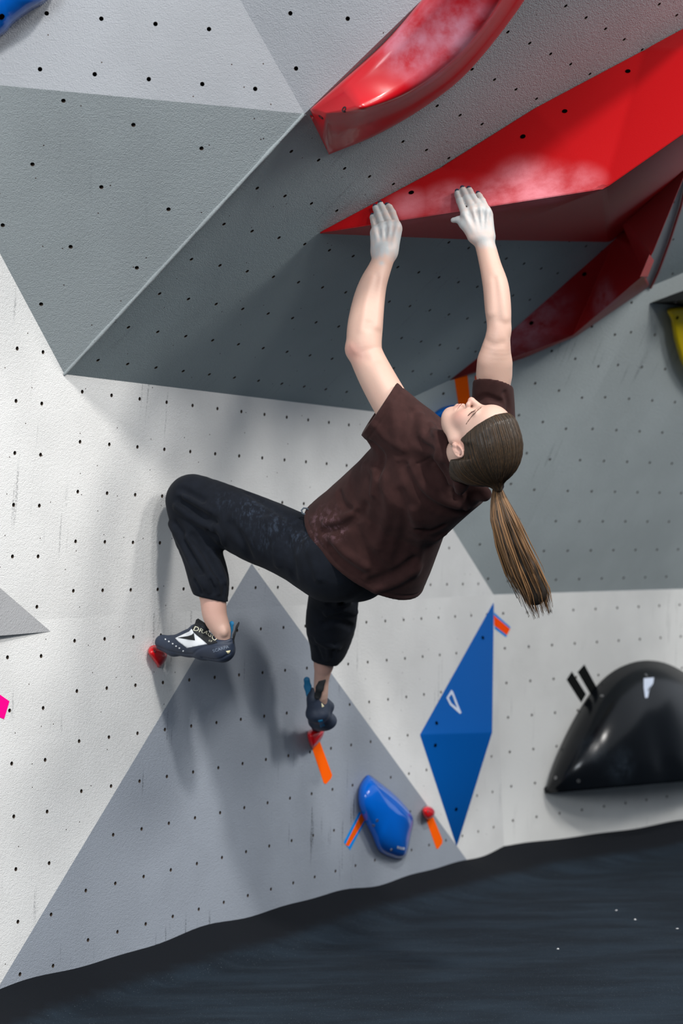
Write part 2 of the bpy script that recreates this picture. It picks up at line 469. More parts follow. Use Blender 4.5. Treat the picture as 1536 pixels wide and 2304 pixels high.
def facet_solid(name, V, F, mat, parent=None, bevel=.010, seg=3):
    """closed faceted volume with softened edges"""
    bm = bmesh.new()
    vv = [bm.verts.new(wd1(p)) for p in V]
    for f in F: bm.faces.new([vv[i] for i in f])
    bmesh.ops.recalc_face_normals(bm, faces=bm.faces)
    bmesh.ops.bevel(bm, geom=list(bm.edges), offset=bevel, segments=seg, profile=.5, affect='EDGES', clamp_overlap=True)
    vs_ = np.array([v.co[:] for v in bm.verts]); bm.verts.index_update()
    fs_ = [[v.index for v in f.verts] for f in bm.faces]
    bm.free()
    ob = mesh_obj(name, vs_, fs_, mat, parent, world_space=True, smooth=True)
    ob.data.set_sharp_from_angle(angle=math.radians(35)) if hasattr(ob.data, 'set_sharp_from_angle') else None
    return ob
from mathutils.bvhtree import BVHTree
def surf(ob, x, y, lift=.001):
    """point and outward normal (survey frame) where the sight line x,y meets a built piece"""
    off = Vector((0, 0, 0)); q = ob
    while q is not None: off = off+q.location; q = q.parent
    tr = BVHTree.FromPolygons([v.co+off for v in ob.data.vertices], [list(p.vertices) for p in ob.data.polygons])
    o0 = Vector(wd1(np.zeros(3))); d0 = (Vector(wd1(ray(x, y)))-o0).normalized()
    loc, nr, _, _ = tr.ray_cast(o0, d0)
    if nr.dot(d0) > 0: nr = -nr
    n_ = MW.T @ np.array(nr); return MW.T @ (np.array(loc)-np.array([0, 0, CAMH]))+n_*lift, n_
def strip(name, pl, quad, mat, label, thick=.0006, parent=None, h=.0004):
    """flat tape or print on a plane"""
    n = len(quad)
    V = [hit(pl, *q, h) for q in quad]+[hit(pl, *q, h)+pl[0]*thick for q in quad]
    F = [list(range(n, 2*n)), list(range(n))[::-1]]+[(i, (i+1) % n, n+(i+1) % n, n+i) for i in range(n)]
    o = mesh_obj(name, V, F, mat, parent)
    if label: tag(o, label, 'tape')
    return o

# ---- big red wedge volume the climber hangs from
vT0 = hit(Dp, 704, 527)
U1, U2, U3, U4 = [hit(Dp, *q) for q in ((985, 376), (1200, 241), (1450, 108), (1780, -70))]
RQ = hit(Dp, 1360, 425, .42); RQ3 = hit(Dp, 1790, 125, .42)
E1, E2, E4 = [hit(Dp, *q) for q in ((1060, 541), (1372, 546), (1790, 190))]
TF = plane(vT0, U1, RQ)                       # gripping face
LF = plane(vT0, E2, RQ)                       # underside
def wp(pl, x, y, h=0.): return tuple(wd1(hit(pl, x, y, h)))
TF2 = plane(U2, U3, RQ)
chalk_spots = [(wp(TF, 920, 462), .10, .55), (wp(TF, 1010, 450), .12, .7), (wp(TF, 1120, 444), .15, .8), (wp(TF, 1215, 438), .17, .85),
               (wp(TF, 1300, 416), .11, .5), (wp(TF, 1170, 410), .14, .7), (wp(LF, 1050, 480), .05, .5)]
M_red2 = hold_mat('red_volume_paint', (148, 9, 14), .46, .0, chalk_spots, (206, 132, 142), nscale=6, bump=(320, .35, .0012), spec=.12)
rv = empty('red_volume', wd1(vT0)); tag(rv, 'large faceted red wedge volume gripped by both chalky hands', 'climbing volume')
facet_solid('volume_body', [vT0, U1, U2, U3, U4, RQ, RQ3, E1, E2, E4],
            [(0, 1, 5), (1, 2, 5), (2, 3, 5), (3, 6, 5), (3, 4, 6), (0, 5, 7), (7, 5, 8), (8, 5, 6, 9), (4, 9, 6),
             (0, 7, 1), (1, 7, 8), (1, 8, 2), (2, 8, 3), (3, 8, 9), (3, 9, 4)], M_red2, rv, .012, 3)
for q, pl in (((925, 433), TF), ((1176, 307), plane(U1, U2, RQ)), ((1270, 250), TF2), ((1412, 160), TF2)):
    hole('bolt_hole', hit(pl, *q, .0005), pl[0], .0085, rv)

# ---- glossy red crescent hold at the top
def curve(pts, n):
    p = np.asarray(pts, float); p = np.vstack([2*p[0]-p[1], p, 2*p[-1]-p[-2]]); out = []
    for i in range(1, len(p)-2):
        for tt in np.linspace(0, 1, n, endpoint=(i == len(p)-3)):
            p0, p1, p2, p3 = p[i-1:i+3]
            out.append(.5*((2*p1)+(-p0+p2)*tt+(2*p0-5*p1+4*p2-p3)*tt**2+(-p0+3*p1-3*p2+p3)*tt**3))
    return np.array(out)
lft = curve([(697, 246), (760, 190), (862, 98), (948, 0), (1010, -75), (1060, -150)], 9)
rdg = curve([(735, 256), (805, 248), (905, 214), (1004, 148), (1084, 62), (1155, -50)], 9)
rgt = curve([(742, 347), (850, 302), (962, 236), (1062, 152), (1180, 0), (1240, -120)], 9)
cross = [(0, 0, .000), (.02, 0, .035), (.10, 0, .062), (.30, 0, .085), (.55, 0, .115), (.80, 0, .15), (.93, 0, .168), (1.0, 0, .170), (1.0, .10, .155), (1, .28, .095), (1, .48, .050), (1, .70, .030), (1, .94, .020), (1, 1, .0)]
cross = [(a_*1., b_, h_) for a_, b_, h_ in cross]
V, F = [], []
for i in range(len(lft)):
    g = min(1, .45+.55*i/10.)
    for a_, b_, h_ in cross:
        q = lft[i]+(rdg[i]-lft[i])*a_+(rgt[i]-rdg[i])*b_
        V.append(hit(Dp, q[0], q[1], max(h_*g, .0005)))
NC = len(cross)
for i in range(len(lft)-1):
    for k in range(NC-1): F.append((i*NC+k, (i+1)*NC+k, (i+1)*NC+k+1, i*NC+k+1))
# rounded end cap
b0 = len(V)
capmid = [hit(Dp, 704+(742-704)*tq, 262+(347-262)*tq**1.25, .028*math.sin(math.pi*min(tq, .999))+.0005) for tq in np.linspace(0, 1, NC)]
capout = [hit(Dp, 696+(740-696)*tq, 258+(348-258)*tq-0*tq, .0005) for tq in np.linspace(0, 1, NC)]
V += capmid+capout
for k in range(NC-1):
    F.append((k, k+1, b0+k+1, b0+k)); F.append((b0+k, b0+k+1, b0+NC+k+1, b0+NC+k))
e0 = (len(lft)-1)*NC; F.append([e0+k for k in range(NC)])      # far end closed
sp1 = [(wp(Dp, 930, 100, .09), .13, .6), (wp(Dp, 1010, 70, .11), .15, .7), (wp(Dp, 960, 160, .12), .10, .6), (wp(Dp, 1060, 30, .12), .11, .55), (wp(Dp, 880, 190, .10), .07, .45)]
M_red1 = hold_mat('glossy_red_fibreglass', (172, 4, 18), .32, .18, sp1, (200, 150, 170), streak=(1, 1, 1), nscale=14, bump=(60, .02, .001))
rc = empty('red_hold', wd1(V[0])); tag(rc, 'glossy red crescent shaped hold at the top with chalk dust', 'climbing hold')
rc_body = mesh_obj('hold_body', V, F, M_red1, rc, smooth=True)
for q in ((774, 246), (722, 263)):
    disc('bolt', *surf(rc_body, *q, 0), .008, M_boltdark, rc, .0015)

# ---- red wedge further back
M_red3 = hold_mat('dark_red_paint', (146, 18, 22), .45, .0,
                  [(wp(Dp, 1190, 770, .08), .22, .6), (wp(Dp, 1240, 735, .10), .20, .55), (wp(Dp, 1370, 680, .15), .12, .4)], (190, 150, 165), nscale=16, bump=(320, .3, .001), spec=.15)
tip3 = hit(Dp, 1002, 861)
u3 = [hit(Dp, *q) for q in ((1150, 744), (1385, 535), (1545, 372), (1700, 200))]
r3 = [hit(Dp, 1288, 756, .10), hit(Dp, 1447, 620, .24), hit(Dp, 1467, 573, .24), hit(Dp, 1560, 345, .16), hit(Dp, 1720, 100, .16)]
l3 = [hit(Dp, 1150, 818, .01), hit(Dp, 1300, 757), hit(Dp, 1461, 644)]
bk = [q-Dp[0]*(Dp[0] @ q-Dp[1]) for q in r3[2:]]
V3 = [tip3]+u3+r3+l3+bk      # 0 | 1-4 | 5-9 | 10-12 | 13-15
F3 = [(0, 1, 5, 10), (1, 2, 5), (2, 6, 5), (2, 7, 6), (2, 3, 7), (3, 8, 7), (3, 4, 9, 8), (10, 5, 11), (5, 6, 12, 11), (6, 7, 13, 12), (7, 8, 14, 13), (8, 9, 15, 14),
      (0, 10, 11, 1), (1, 11, 12, 2), (2, 12, 13), (2, 13, 14, 3), (3, 14, 15, 4), (4, 15, 9)]
rw = empty('red_volume', wd1(tip3)); tag(rw, 'dark red wedge volume behind the raised right arm', 'climbing volume')
facet_solid('volume_body', V3, F3, M_red3, rw, .006, 2)
mesh_obj('end_block', [hit(Dp, *q, h) for q, h in (((1440, 622), .245), ((1461, 572), .25), ((1471, 586), .235), ((1457, 622), .22), ((1436, 626), .20), ((1461, 574), .20), ((1468, 588), .18), ((1454, 626), .17))],
         [(0, 1, 2, 3), (4, 7, 6, 5), (0, 3, 7, 4), (1, 5, 6, 2), (0, 4, 5, 1), (2, 6, 7, 3)], plain('bright_red_paint', (205, 30, 30), .5), rw)
pa, pb, pc_ = u3[0], u3[1], r3[0]
F_up = plane(pa, pb, pc_)
for q in ((1195, 727), (1314, 617)):
    hole('bolt_hole', hit(F_up, *q, .001), F_up[0], .009, rw)
# thin red cord running down the corner
cordV, cordF = [], []
path = [hit(Dp, *q, .006) for q in ((1560, 340), (1531, 465), (1505, 545), (1480, 612), (1463, 648))]
K = 6
for i, p in enumerate(path):
    d_ = path[min(i+1, 4)]-path[max(i-1, 0)]; d_ /= np.linalg.norm(d_); a_ = np.cross(d_, Dp[0]); a_ /= np.linalg.norm(a_)
    for k in range(K): cordV.append(p+.005*(a_*math.cos(6.2832*k/K)+Dp[0]*math.sin(6.2832*k/K)))
for i in range(4):
    for k in range(K): cordF.append((i*K+k, i*K+(k+1) % K, (i+1)*K+(k+1) % K, (i+1)*K+k))
tag(mesh_obj('red_cord', cordV, cordF, plain('dull_red_cord', (150, 52, 52), .7), smooth=True), 'thin red cord along the overhang at the right edge', 'tape')

# ---- blue pyramid volume
M_blue = hold_mat('matt_blue_paint', (0, 88, 170), .55, bump=(320, .3, .001), spec=.15)
tb = [hit(L1, 1112, 1349), hit(L1, 943, 1653), hit(L1, 1027, 1909), hit(L1, 1108, 1648, .105)]
bv = empty('blue_volume', wd1(tb[2])); tag(bv, 'tall blue diamond shaped volume with a white triangle logo', 'climbing volume')
facet_solid('volume_body', tb, [(0, 1, 3), (1, 2, 3), (0, 3, 2), (0, 2, 1)], M_blue, bv, .005, 2)
B_up, B_dn = plane(tb[0], tb[1], tb[3]), plane(tb[1], tb[2], tb[3])
for q, pl in (((1086, 1435), B_up), ((982, 1627), B_up), ((979, 1677), B_dn), ((1026, 1821), B_dn)):
    hole('bolt_hole', hit(pl, *q, .0004), pl[0], .008, bv)
M_white = plain('white_print', (200, 210, 228), .6)
outer = [(1015, 1552), (1019, 1556), (1030, 1585), (1038, 1604), (1034, 1606), (1012, 1586), (1004, 1570)]
inner = [(1015, 1562), (1018, 1566), (1023, 1580), (1028, 1592), (1027, 1592), (1015, 1582), (1009, 1570)]
V = [hit(B_up, *q, .0012) for q in outer+inner]; n7 = 7
mesh_obj('logo', V, [(i, (i+1) % n7, n7+(i+1) % n7, n7+i) for i in range(n7)], M_white, bv)

# ---- glossy blue moulded hold
M_bluegl = hold_mat('glossy_blue_resin', (0, 96, 198), .16, .2, bump=(30, .03, .002), spec=.35)
bh = empty('blue_hold', wp(L1, 895, 1930)); tag(bh, 'glossy blue moulded hold on the grey triangle above the mat', 'climbing hold')
ol = [(827, 1744), (850, 1757), (890, 1790), (921, 1825), (930, 1848), (924, 1880), (917, 1915), (908, 1930), (885, 1932), (853, 1917), (836, 1882), (816, 1840), (805, 1805), (808, 1768)]
bh_body = dome('hold_body', L1, ol, .085, M_bluegl, bh, rim=.75, shift=(14, -14), prof=((1, 0), (.95, .30), (.86, .55), (.70, .78), (.5, .92), (.25, .99), (.1, 1)))
for q in ((848, 1846), (840, 1857), (880, 1912)):
    disc('bolt', *surf(bh_body, *q, 0), .006, M_steel, bh, .002)
for i, (x0, w_, yy) in enumerate(((893, 4, 1906), (898, 3, 1907.5), (902, 3, 1908.5), (906, 3.5, 1909))):
    V = [surf(bh_body, *q, .0012)[0] for q in ((x0, yy-3), (x0+w_, yy-2.4), (x0+w_-.6, yy+3.4), (x0-.6, yy+2.6))]
    mesh_obj('print_mark', V, [(0, 1, 2, 3)], M_white, bh)

# ---- small red footholds
M_foot = hold_mat('red_resin', (205, 16, 24), .3, .3, bump=(200, .08, .0006))
def foothold(outline, bolt, H, label, base):
    e = empty('foothold', wp(L1, *base)); tag(e, label, 'foothold', 'small red footholds')
    fb = dome('hold_body', L1, outline, H, M_foot, e, rim=.8, prof=((1, 0), (.9, .5), (.7, .85), (.4, 1), (.1, 1)), n=4)
    if bolt: disc('bolt', *surf(fb, *bolt, 0), .0050, M_steel, e, .0012)
foothold([(333, 1461), (339, 1454), (352, 1452), (371, 1462), (376, 1476), (368, 1494), (360, 1502), (352, 1496), (340, 1480), (333, 1470)], (347, 1465), .034,
         'small red foothold under the white and black left shoe', (358, 1500))
foothold([(691, 1648), (705, 1640), (727, 1641), (728, 1652), (720, 1667), (706, 1685), (700, 1683), (693, 1668)], None, .06,
         'small red foothold under the right shoe seen from the heel', (705, 1685))
foothold([(949, 1822), (956, 1814), (968, 1815), (977, 1824), (976, 1836), (963, 1846), (953, 1838)], (962, 1826), .045,
         'small round red foothold beside the blue moulded hold', (962, 1846))

# ---- black dome volume on the back wall
M_black = hold_mat('black_gloss_shell', (11, 14, 18), .2, .0, [(wp(R1, 1380, 1720, .2), .12, .35), (wp(R1, 1330, 1690, .16), .10, .25)], (60, 72, 84), nscale=18, bump=(25, .04, .003), spec=.3)
bd = empty('black_volume', wp(R1, 1240, 1778)); tag(bd, 'big shiny black dome volume with a white triangle at the right edge', 'climbing volume')
rimp = [(1226, 1779), (1242, 1726), (1266, 1668), (1295, 1612), (1330, 1557), (1372, 1515), (1415, 1493), (1458, 1486), (1505, 1495), (1555, 1525), (1610, 1585), (1660, 1670), (1690, 1738)]
rimp = curve(rimp, 4)
bot = [(1226+(1690-1226)*tq, 1779+(1738-1779)*tq) for tq in np.linspace(0, 1, len(rimp))]
V, F = [], []
N = len(rimp); LV = 12
cxr, cyb = 1470., 1760.
for l in range(LV+1):
    s = l/LV                     # 0 rim on the wall .. 1 lower lip
    for i in range(N):
        q = rimp[i]*(1-s)+np.array(bot[i])*s
        w_ = max(0., math.sin(math.pi*i/(N-1)))
        h = .26*(w_**.75)*(1-(1-s)**2.2)**.8+.012*w_
        # shallow vertical groove and crease
        gx_ = (q[0]-1455-.25*(q[1]-1560))/26.
        h -= .016*math.exp(-gx_*gx_)*w_*s
        V.append(hit(R1, q[0], q[1], max(h, .002)))
for l in range(LV):
    for i in range(N-1): F.append((l*N+i, l*N+i+1, (l+1)*N+i+1, (l+1)*N+i))
b0 = len(V)
for i in range(N):               # underside goes straight back to the wall
    q = V[LV*N+i]; n_, d_ = R1
    V.append(q-n_*(n_ @ q-d_)+UPC*(-.022)*0)
lip0 = len(V)
for i in range(N): V.append(V[LV*N+i]-UPC*.014-R1[0]*.004)
for i in range(N-1):
    F.append((LV*N+i, LV*N+i+1, lip0+i+1, lip0+i)); F.append((lip0+i, lip0+i+1, b0+i+1, b0+i))
body_bd = mesh_obj('volume_body', V, F, M_black, bd, smooth=True)
for q in ((1250, 1750), (1301, 1757), (1354, 1566), (1453, 1519)):
    disc('bolt', *surf(body_bd, *q, 0), .0075, M_steel, bd, .002)
lg = [surf(body_bd, *q, .0025)[0] for q in ((1447, 1527), (1470, 1525), (1468, 1538), (1460, 1550), (1456, 1570), (1450, 1571), (1447, 1548))]
mesh_obj('logo', lg, [list(range(7))], M_white, bd)

# ---- blue hold in the top left corner
M_blue2 = hold_mat('blue_resin', (0, 72, 150), .2, .5, bump=(40, .04, .002))
b2 = empty('blue_hold', wp(Wp, -20, 90)); tag(b2, 'blue rounded hold cut off by the top left corner', 'climbing hold')
b2_body = dome('hold_body', Wp, [(-170, 30), (-80, 120), (0, 82), (30, 52), (66, 24), (108, -6), (130, -60), (60, -150), (-90, -140)], .11, M_blue2, b2, rim=.5,
     prof=((1, 0), (.97, .3), (.9, .55), (.72, .72), (.5, .9), (.2, 1)))
hole('bolt_hole', *surf(b2_body, 4, 38, .0004), .008, b2)

# ---- blue hold behind the chin, black and yellow volumes at the right edge
b3 = dome('blue_hold', RB1, [(967, 941), (980, 926), (1003, 914), (1030, 912), (1040, 925), (1030, 945), (1000, 951), (976, 949)], .05, M_blue, None, rim=.6)
tag(b3, 'blue hold half hidden behind the climber\'s chin', 'climbing hold')
kv = [hit(RB2, *q, h) for q, h in (((1459, 682), 0), ((1640, 600), 0), ((1640, 700), 0), ((1600, 655), .22), ((1545, 694), .12))]
kv = empty('black_volume', wp(RB2, 1500, 690)); tag(kv, 'black wedge volume above the yellow hold at the right edge', 'climbing volume')
facet_solid('volume_body', [hit(RB2, 1459, 682), hit(RB2, 1650, 610), hit(RB2, 1545, 690), hit(RB2, 1650, 700), hit(RB2, 1570, 672, .16), hit(RB2, 1660, 660, .2)],
            [(0, 1, 5, 4), (0, 4, 2), (2, 4, 5, 3), (1, 3, 5), (0, 2, 3, 1)], plain('black_paint', (5, 7, 8), .6, spec=.15), kv, .004, 2)
disc('bolt', hit(plane(hit(RB2, 1459, 682), hit(RB2, 1650, 610), hit(RB2, 1570, 672, .16)), 1520, 679, .001), RB2[0], .007, M_boltdark, kv, .002)
M_yel = hold_mat('yellow_paint', (196, 172, 0), .5, bump=(200, .1, .001))
yo = [(1508, 693), (1509, 720), (1514, 755), (1523, 790), (1536, 824), (1570, 870), (1640, 900), (1700, 820), (1690, 720), (1620, 690)]
yh = empty('yellow_hold', wp(RB2, 1540, 820)); tag(yh, 'yellow curved hold cut off by the right edge', 'climbing hold')
yh_body = dome('hold_body', RB2, yo, .05, M_yel, yh, rim=.3, prof=((1, 0), (.99, .6), (.96, .9), (.8, 1), (.4, 1), (.1, 1)))
hole('bolt_hole', *surf(yh_body, 1523, 715, .0004), .008, yh)

# ---- marker tapes
def tape_mat(n, rgb): return plain(n, rgb, .8, bump=(300, .1, .0004), spec=.1)
T_or, T_bl, T_bk, T_pk = tape_mat('orange_tape', (255, 98, 0)), tape_mat('blue_tape', (20, 138, 222)), tape_mat('black_tape', (18, 20, 20)), tape_mat('pink_tape', (255, 0, 140))
T_ro = tape_mat('red_orange_tape', (255, 78, 8))
strip('tape_strip', L1, [(702, 1684), (719, 1668), (747, 1744), (744, 1752), (733, 1764), (728, 1762)], T_or, 'orange tape strip hanging below the right foot\'s red foothold')
strip('tape_strip', L1, [(959, 1846), (974, 1838), (995, 1890), (994, 1898), (985, 1910), (981, 1909)], T_or, 'orange tape strip below the round red foothold')
tp = strip('tape_strip', L1, [(808, 1826), (824, 1843), (787, 1913), (773, 1895)], T_bl, 'orange on blue tape strip at the left of the blue moulded hold')
strip('orange_layer', L1, [(812, 1831), (819, 1846), (784, 1904), (777, 1901)], T_or, None, parent=tp, h=.0013)
tp2 = strip('tape_strip', R1, [(1110, 1377), (1148, 1411), (1138, 1434), (1110, 1413)], T_bl, 'orange on blue tape strip at the right of the blue diamond volume')
strip('orange_layer', R1, [(1110, 1384), (1147, 1415), (1140, 1429), (1110, 1406)], T_ro, None, parent=tp2, h=.0013)
strip('tape_strip', R1, [(1274, 1529), (1286, 1511), (1318, 1562), (1307, 1581)], T_bk, 'left one of the two black tape strips by the black dome')
strip('tape_strip', R1, [(1299, 1512), (1314, 1495), (1341, 1545), (1328, 1562)], T_bk, 'right one of the two black tape strips, touching the black dome')
strip('tape_strip', L1, [(-60, 1520), (0, 1563), (21, 1578), (9, 1618), (-60, 1590)], T_pk, 'bright pink tape at the left edge of the white wall')
strip('tape_strip', RB1, [(1022, 852), (1051, 842), (1058, 908), (1031, 912)], T_or, 'orange tape strip between the face and the dark red wedge')
strip('tape_strip', RB1, [(1068, 846), (1082, 841), (1080, 852), (1069, 862)], T_ro, 'small orange tape end beside the right sleeve')

# ---- crumbs of chalk lying on the mat
M_chalk = plain('chalk', (215, 215, 215), .95)
def mat_pt(x, y):
    lo, hi = 2., 12.
    for _ in range(50):
        m = (lo+hi)/2; w_ = wd1(P(x, y, m))
        if w_[2] > floor_z(w_[0], w_[1]): lo = m
        else: hi = m
    return wd1(P(x, y, lo))
for (x, y, lb) in ((1386, 2049, 'chalk crumb on the mat, largest of the right group'), (1428, 2070, 'tiny chalk crumb on the mat just right of the largest crumb'),
                   (1523, 2090, 'chalk crumb on the mat at the right edge'), (1255, 2136, 'chalk crumb on the mat, lowest and leftmost of the crumbs')):
    c0 = mat_pt(x, y); r_ = .004
    rs = np.random.RandomState(int(x))
    ico = np.array([(1, 0, 0), (-1, 0, 0), (0, 1, 0), (0, -1, 0), (0, 0, 1), (0, 0, -.3)])*rs.uniform(.6, 1.3, (6, 3))*np.array([r_*1.5, r_, r_*.8])+c0+np.array([0, 0, r_*.25])
    o = mesh_obj('chalk_crumb', ico, [(0, 2, 4), (2, 1, 4), (1, 3, 4), (3, 0, 4), (2, 0, 5), (1, 2, 5), (3, 1, 5), (0, 3, 5)], M_chalk, world_space=True)
    tag(o, lb, 'chalk', 'chalk crumbs on the mat')

# ================================================================ IMPLICIT-SURFACE MODELLER (for the figure and soft goods)
def smin(a, b, k):
    if k <= 0: return np.minimum(a, b)
    h = np.clip(.5+.5*(b-a)/k, 0, 1)
    return b+(a-b)*h-k*h*(1-h)
def smax(a, b, k): return -smin(-a, -b, k)
class Prim:
    __slots__ = ('f', 'c', 'R', 'k', 'op')
    def __init__(s, f, k, op): s.f, s.k, s.op = f, k, op
def f_seg(a, b, ra, rb, ax=None, flat=1.):
    a, b = np.asarray(a, float), np.asarray(b, float); ba = b-a; L2_ = max(ba @ ba, 1e-12)
    if ax is not None: ax = np.asarray(ax, float)/np.linalg.norm(ax)
    def f(p):
        q = p-a; t_ = np.clip(q @ ba/L2_, 0, 1); w = q-t_[:, None]*ba
        r = ra+(rb-ra)*t_
        if ax is not None:
            w = w+ax*((w @ ax)*(1/flat-1))[:, None]
            return (np.sqrt((w*w).sum(1))-r)*min(1., flat)
        return np.sqrt((w*w).sum(1))-r
    return f
def f_ell(c, ax, rad):
    c = np.asarray(c, float); A = np.asarray(ax, float); rad = np.asarray(rad, float)   # rows = axes
    def f(p):
        q = (p-c) @ A.T; k0 = np.sqrt(((q/rad)**2).sum(1)); k1 = np.sqrt(((q/rad**2)**2).sum(1))+1e-9
        return k0*(k0-1)/k1
    return f
def f_loft(st, axis):
    """stations: (centre, half_u, u_dir, half_v, v_dir); axis = direction of travel"""
    C = np.array([s[0] for s in st]); ru = np.array([s[1] for s in st]); ud = np.array([s[2] for s in st]); rv_ = np.array([s[3] for s in st]); vd = np.array([s[4] for s in st])
    ax = np.asarray(axis, float)/np.linalg.norm(axis); T = C @ ax; mr = min(ru.min(), rv_.min())
    def itp(t_, arr): return np.interp(t_, T, arr)
    def f(p):
        t_ = p @ ax; tc = np.clip(t_, T[0], T[-1])
        c = np.stack([itp(tc, C[:, i]) for i in range(3)], -1)
        u = np.stack([itp(tc, ud[:, i]) for i in range(3)], -1); v = np.stack([itp(tc, vd[:, i]) for i in range(3)], -1)
        a = itp(tc, ru); b = itp(tc, rv_); q = p-c
        k = np.sqrt(((q*u).sum(1)/a)**2+((q*v).sum(1)/b)**2)
        d = (k-1)*np.minimum(a, b)
        e = np.maximum(T[0]-t_, t_-T[-1])
        return np.where(e > 0, np.sqrt(np.maximum(d, 0)**2+e**2)+np.minimum(d, 0)*0, d)
    return f
def f_spline(st, n=5):
    """smooth tapered limb: Catmull-Rom through (point, radius) stations"""
    q = np.array([np.append(p, r) for p, r in st]); q = np.vstack([2*q[0]-q[1], q, 2*q[-1]-q[-2]]); out = []
    for i in range(1, len(q)-2):
        for t_ in np.linspace(0, 1, n, endpoint=(i == len(q)-3)):
            p0, p1, p2, p3 = q[i-1:i+3]
            out.append(.5*((2*p1)+(-p0+p2)*t_+(2*p0-5*p1+4*p2-p3)*t_**2+(-p0+3*p1-3*p2+p3)*t_**3))
    out = np.array(out); A, Bq = out[:-1, :3], out[1:, :3]; ra, rb = out[:-1, 3], out[1:, 3]; BA = Bq-A; LL = (BA*BA).sum(1)+1e-12
    def f(p):
        d = np.full(len(p), 1e9)
        c = (p.min(0)+p.max(0))/2; R_ = np.linalg.norm(p.max(0)-p.min(0))/2     # only segments near this batch matter
        w = c-A; t_ = np.clip((w*BA).sum(1)/LL, 0, 1); dc = np.linalg.norm(w-t_[:, None]*BA, axis=1)-(ra+(rb-ra)*t_)
        k = dc < dc.min()+2.05*R_
        for a, ba, l, r0, r1 in zip(A[k], BA[k], LL[k], ra[k], rb[k]):
            w = p-a; t_ = np.clip(w @ ba/l, 0, 1); w = w-t_[:, None]*ba
            d = np.minimum(d, np.sqrt((w*w).sum(1))-(r0+(r1-r0)*t_))
        return d
    return f
def f_poly(pts):
    pts = [np.asarray(p, float) for p in pts]
    def f(p):
        d = np.full(len(p), 1e9)
        for a, b in zip(pts[:-1], pts[1:]):
            ba = b-a; q = p-a; t_ = np.clip(q @ ba/(ba @ ba+1e-12), 0, 1); w = q-t_[:, None]*ba
            d = np.minimum(d, (w*w).sum(1))
        return np.sqrt(d)
    return f
def f_half(p0, n):
    p0 = np.asarray(p0, float); n = np.asarray(n, float)/np.linalg.norm(n)
    return lambda p: (p-p0) @ n
class SDF:
    def __init__(s): s.pr = []
    def add(s, f, k=.01): s.pr.append(Prim(f, k, 'u')); return s
    def sub(s, f, k=.004): s.pr.append(Prim(f, k, 's')); return s
    def cut(s, f, k=.002): s.pr.append(Prim(f, k, 'i')); return s       # keep where f<0
    def fold(s, pts, w, amp): s.pr.append(Prim(f_poly(pts), (w, amp), 'f')); return s
    def seg(s, a, b, ra, rb, k=.01, ax=None, flat=1.): return s.add(f_seg(a, b, ra, rb, ax, flat), k)
    def ell(s, c, ax, rad, k=.01): return s.add(f_ell(c, ax, rad), k)
    def chain(s, pts, k=.01, op='u'):
        """pts: (point, radius) joined by tapered capsules"""
        for (a, ra), (b, rb) in zip(pts[:-1], pts[1:]): s.add(f_seg(a, b, ra, rb), k)
        return s
    def ev(s, p, which=None):
        d = None
        for i, q in enumerate(s.pr):
            if which is not None and not which[i]: continue
            g = q.f(p)
            if q.op == 'u': d = g if d is None else smin(d, g, q.k)
            elif d is None: continue
            elif q.op == 's': d = smax(d, -g, q.k)
            elif q.op == 'i': d = smax(d, g, q.k)
            else: d = d-q.k[1]*np.exp(-(g/q.k[0])**2)
        return np.full(len(p), 1e3) if d is None else d
    def __call__(s, p): return s.ev(np.atleast_2d(np.asarray(p, float)))
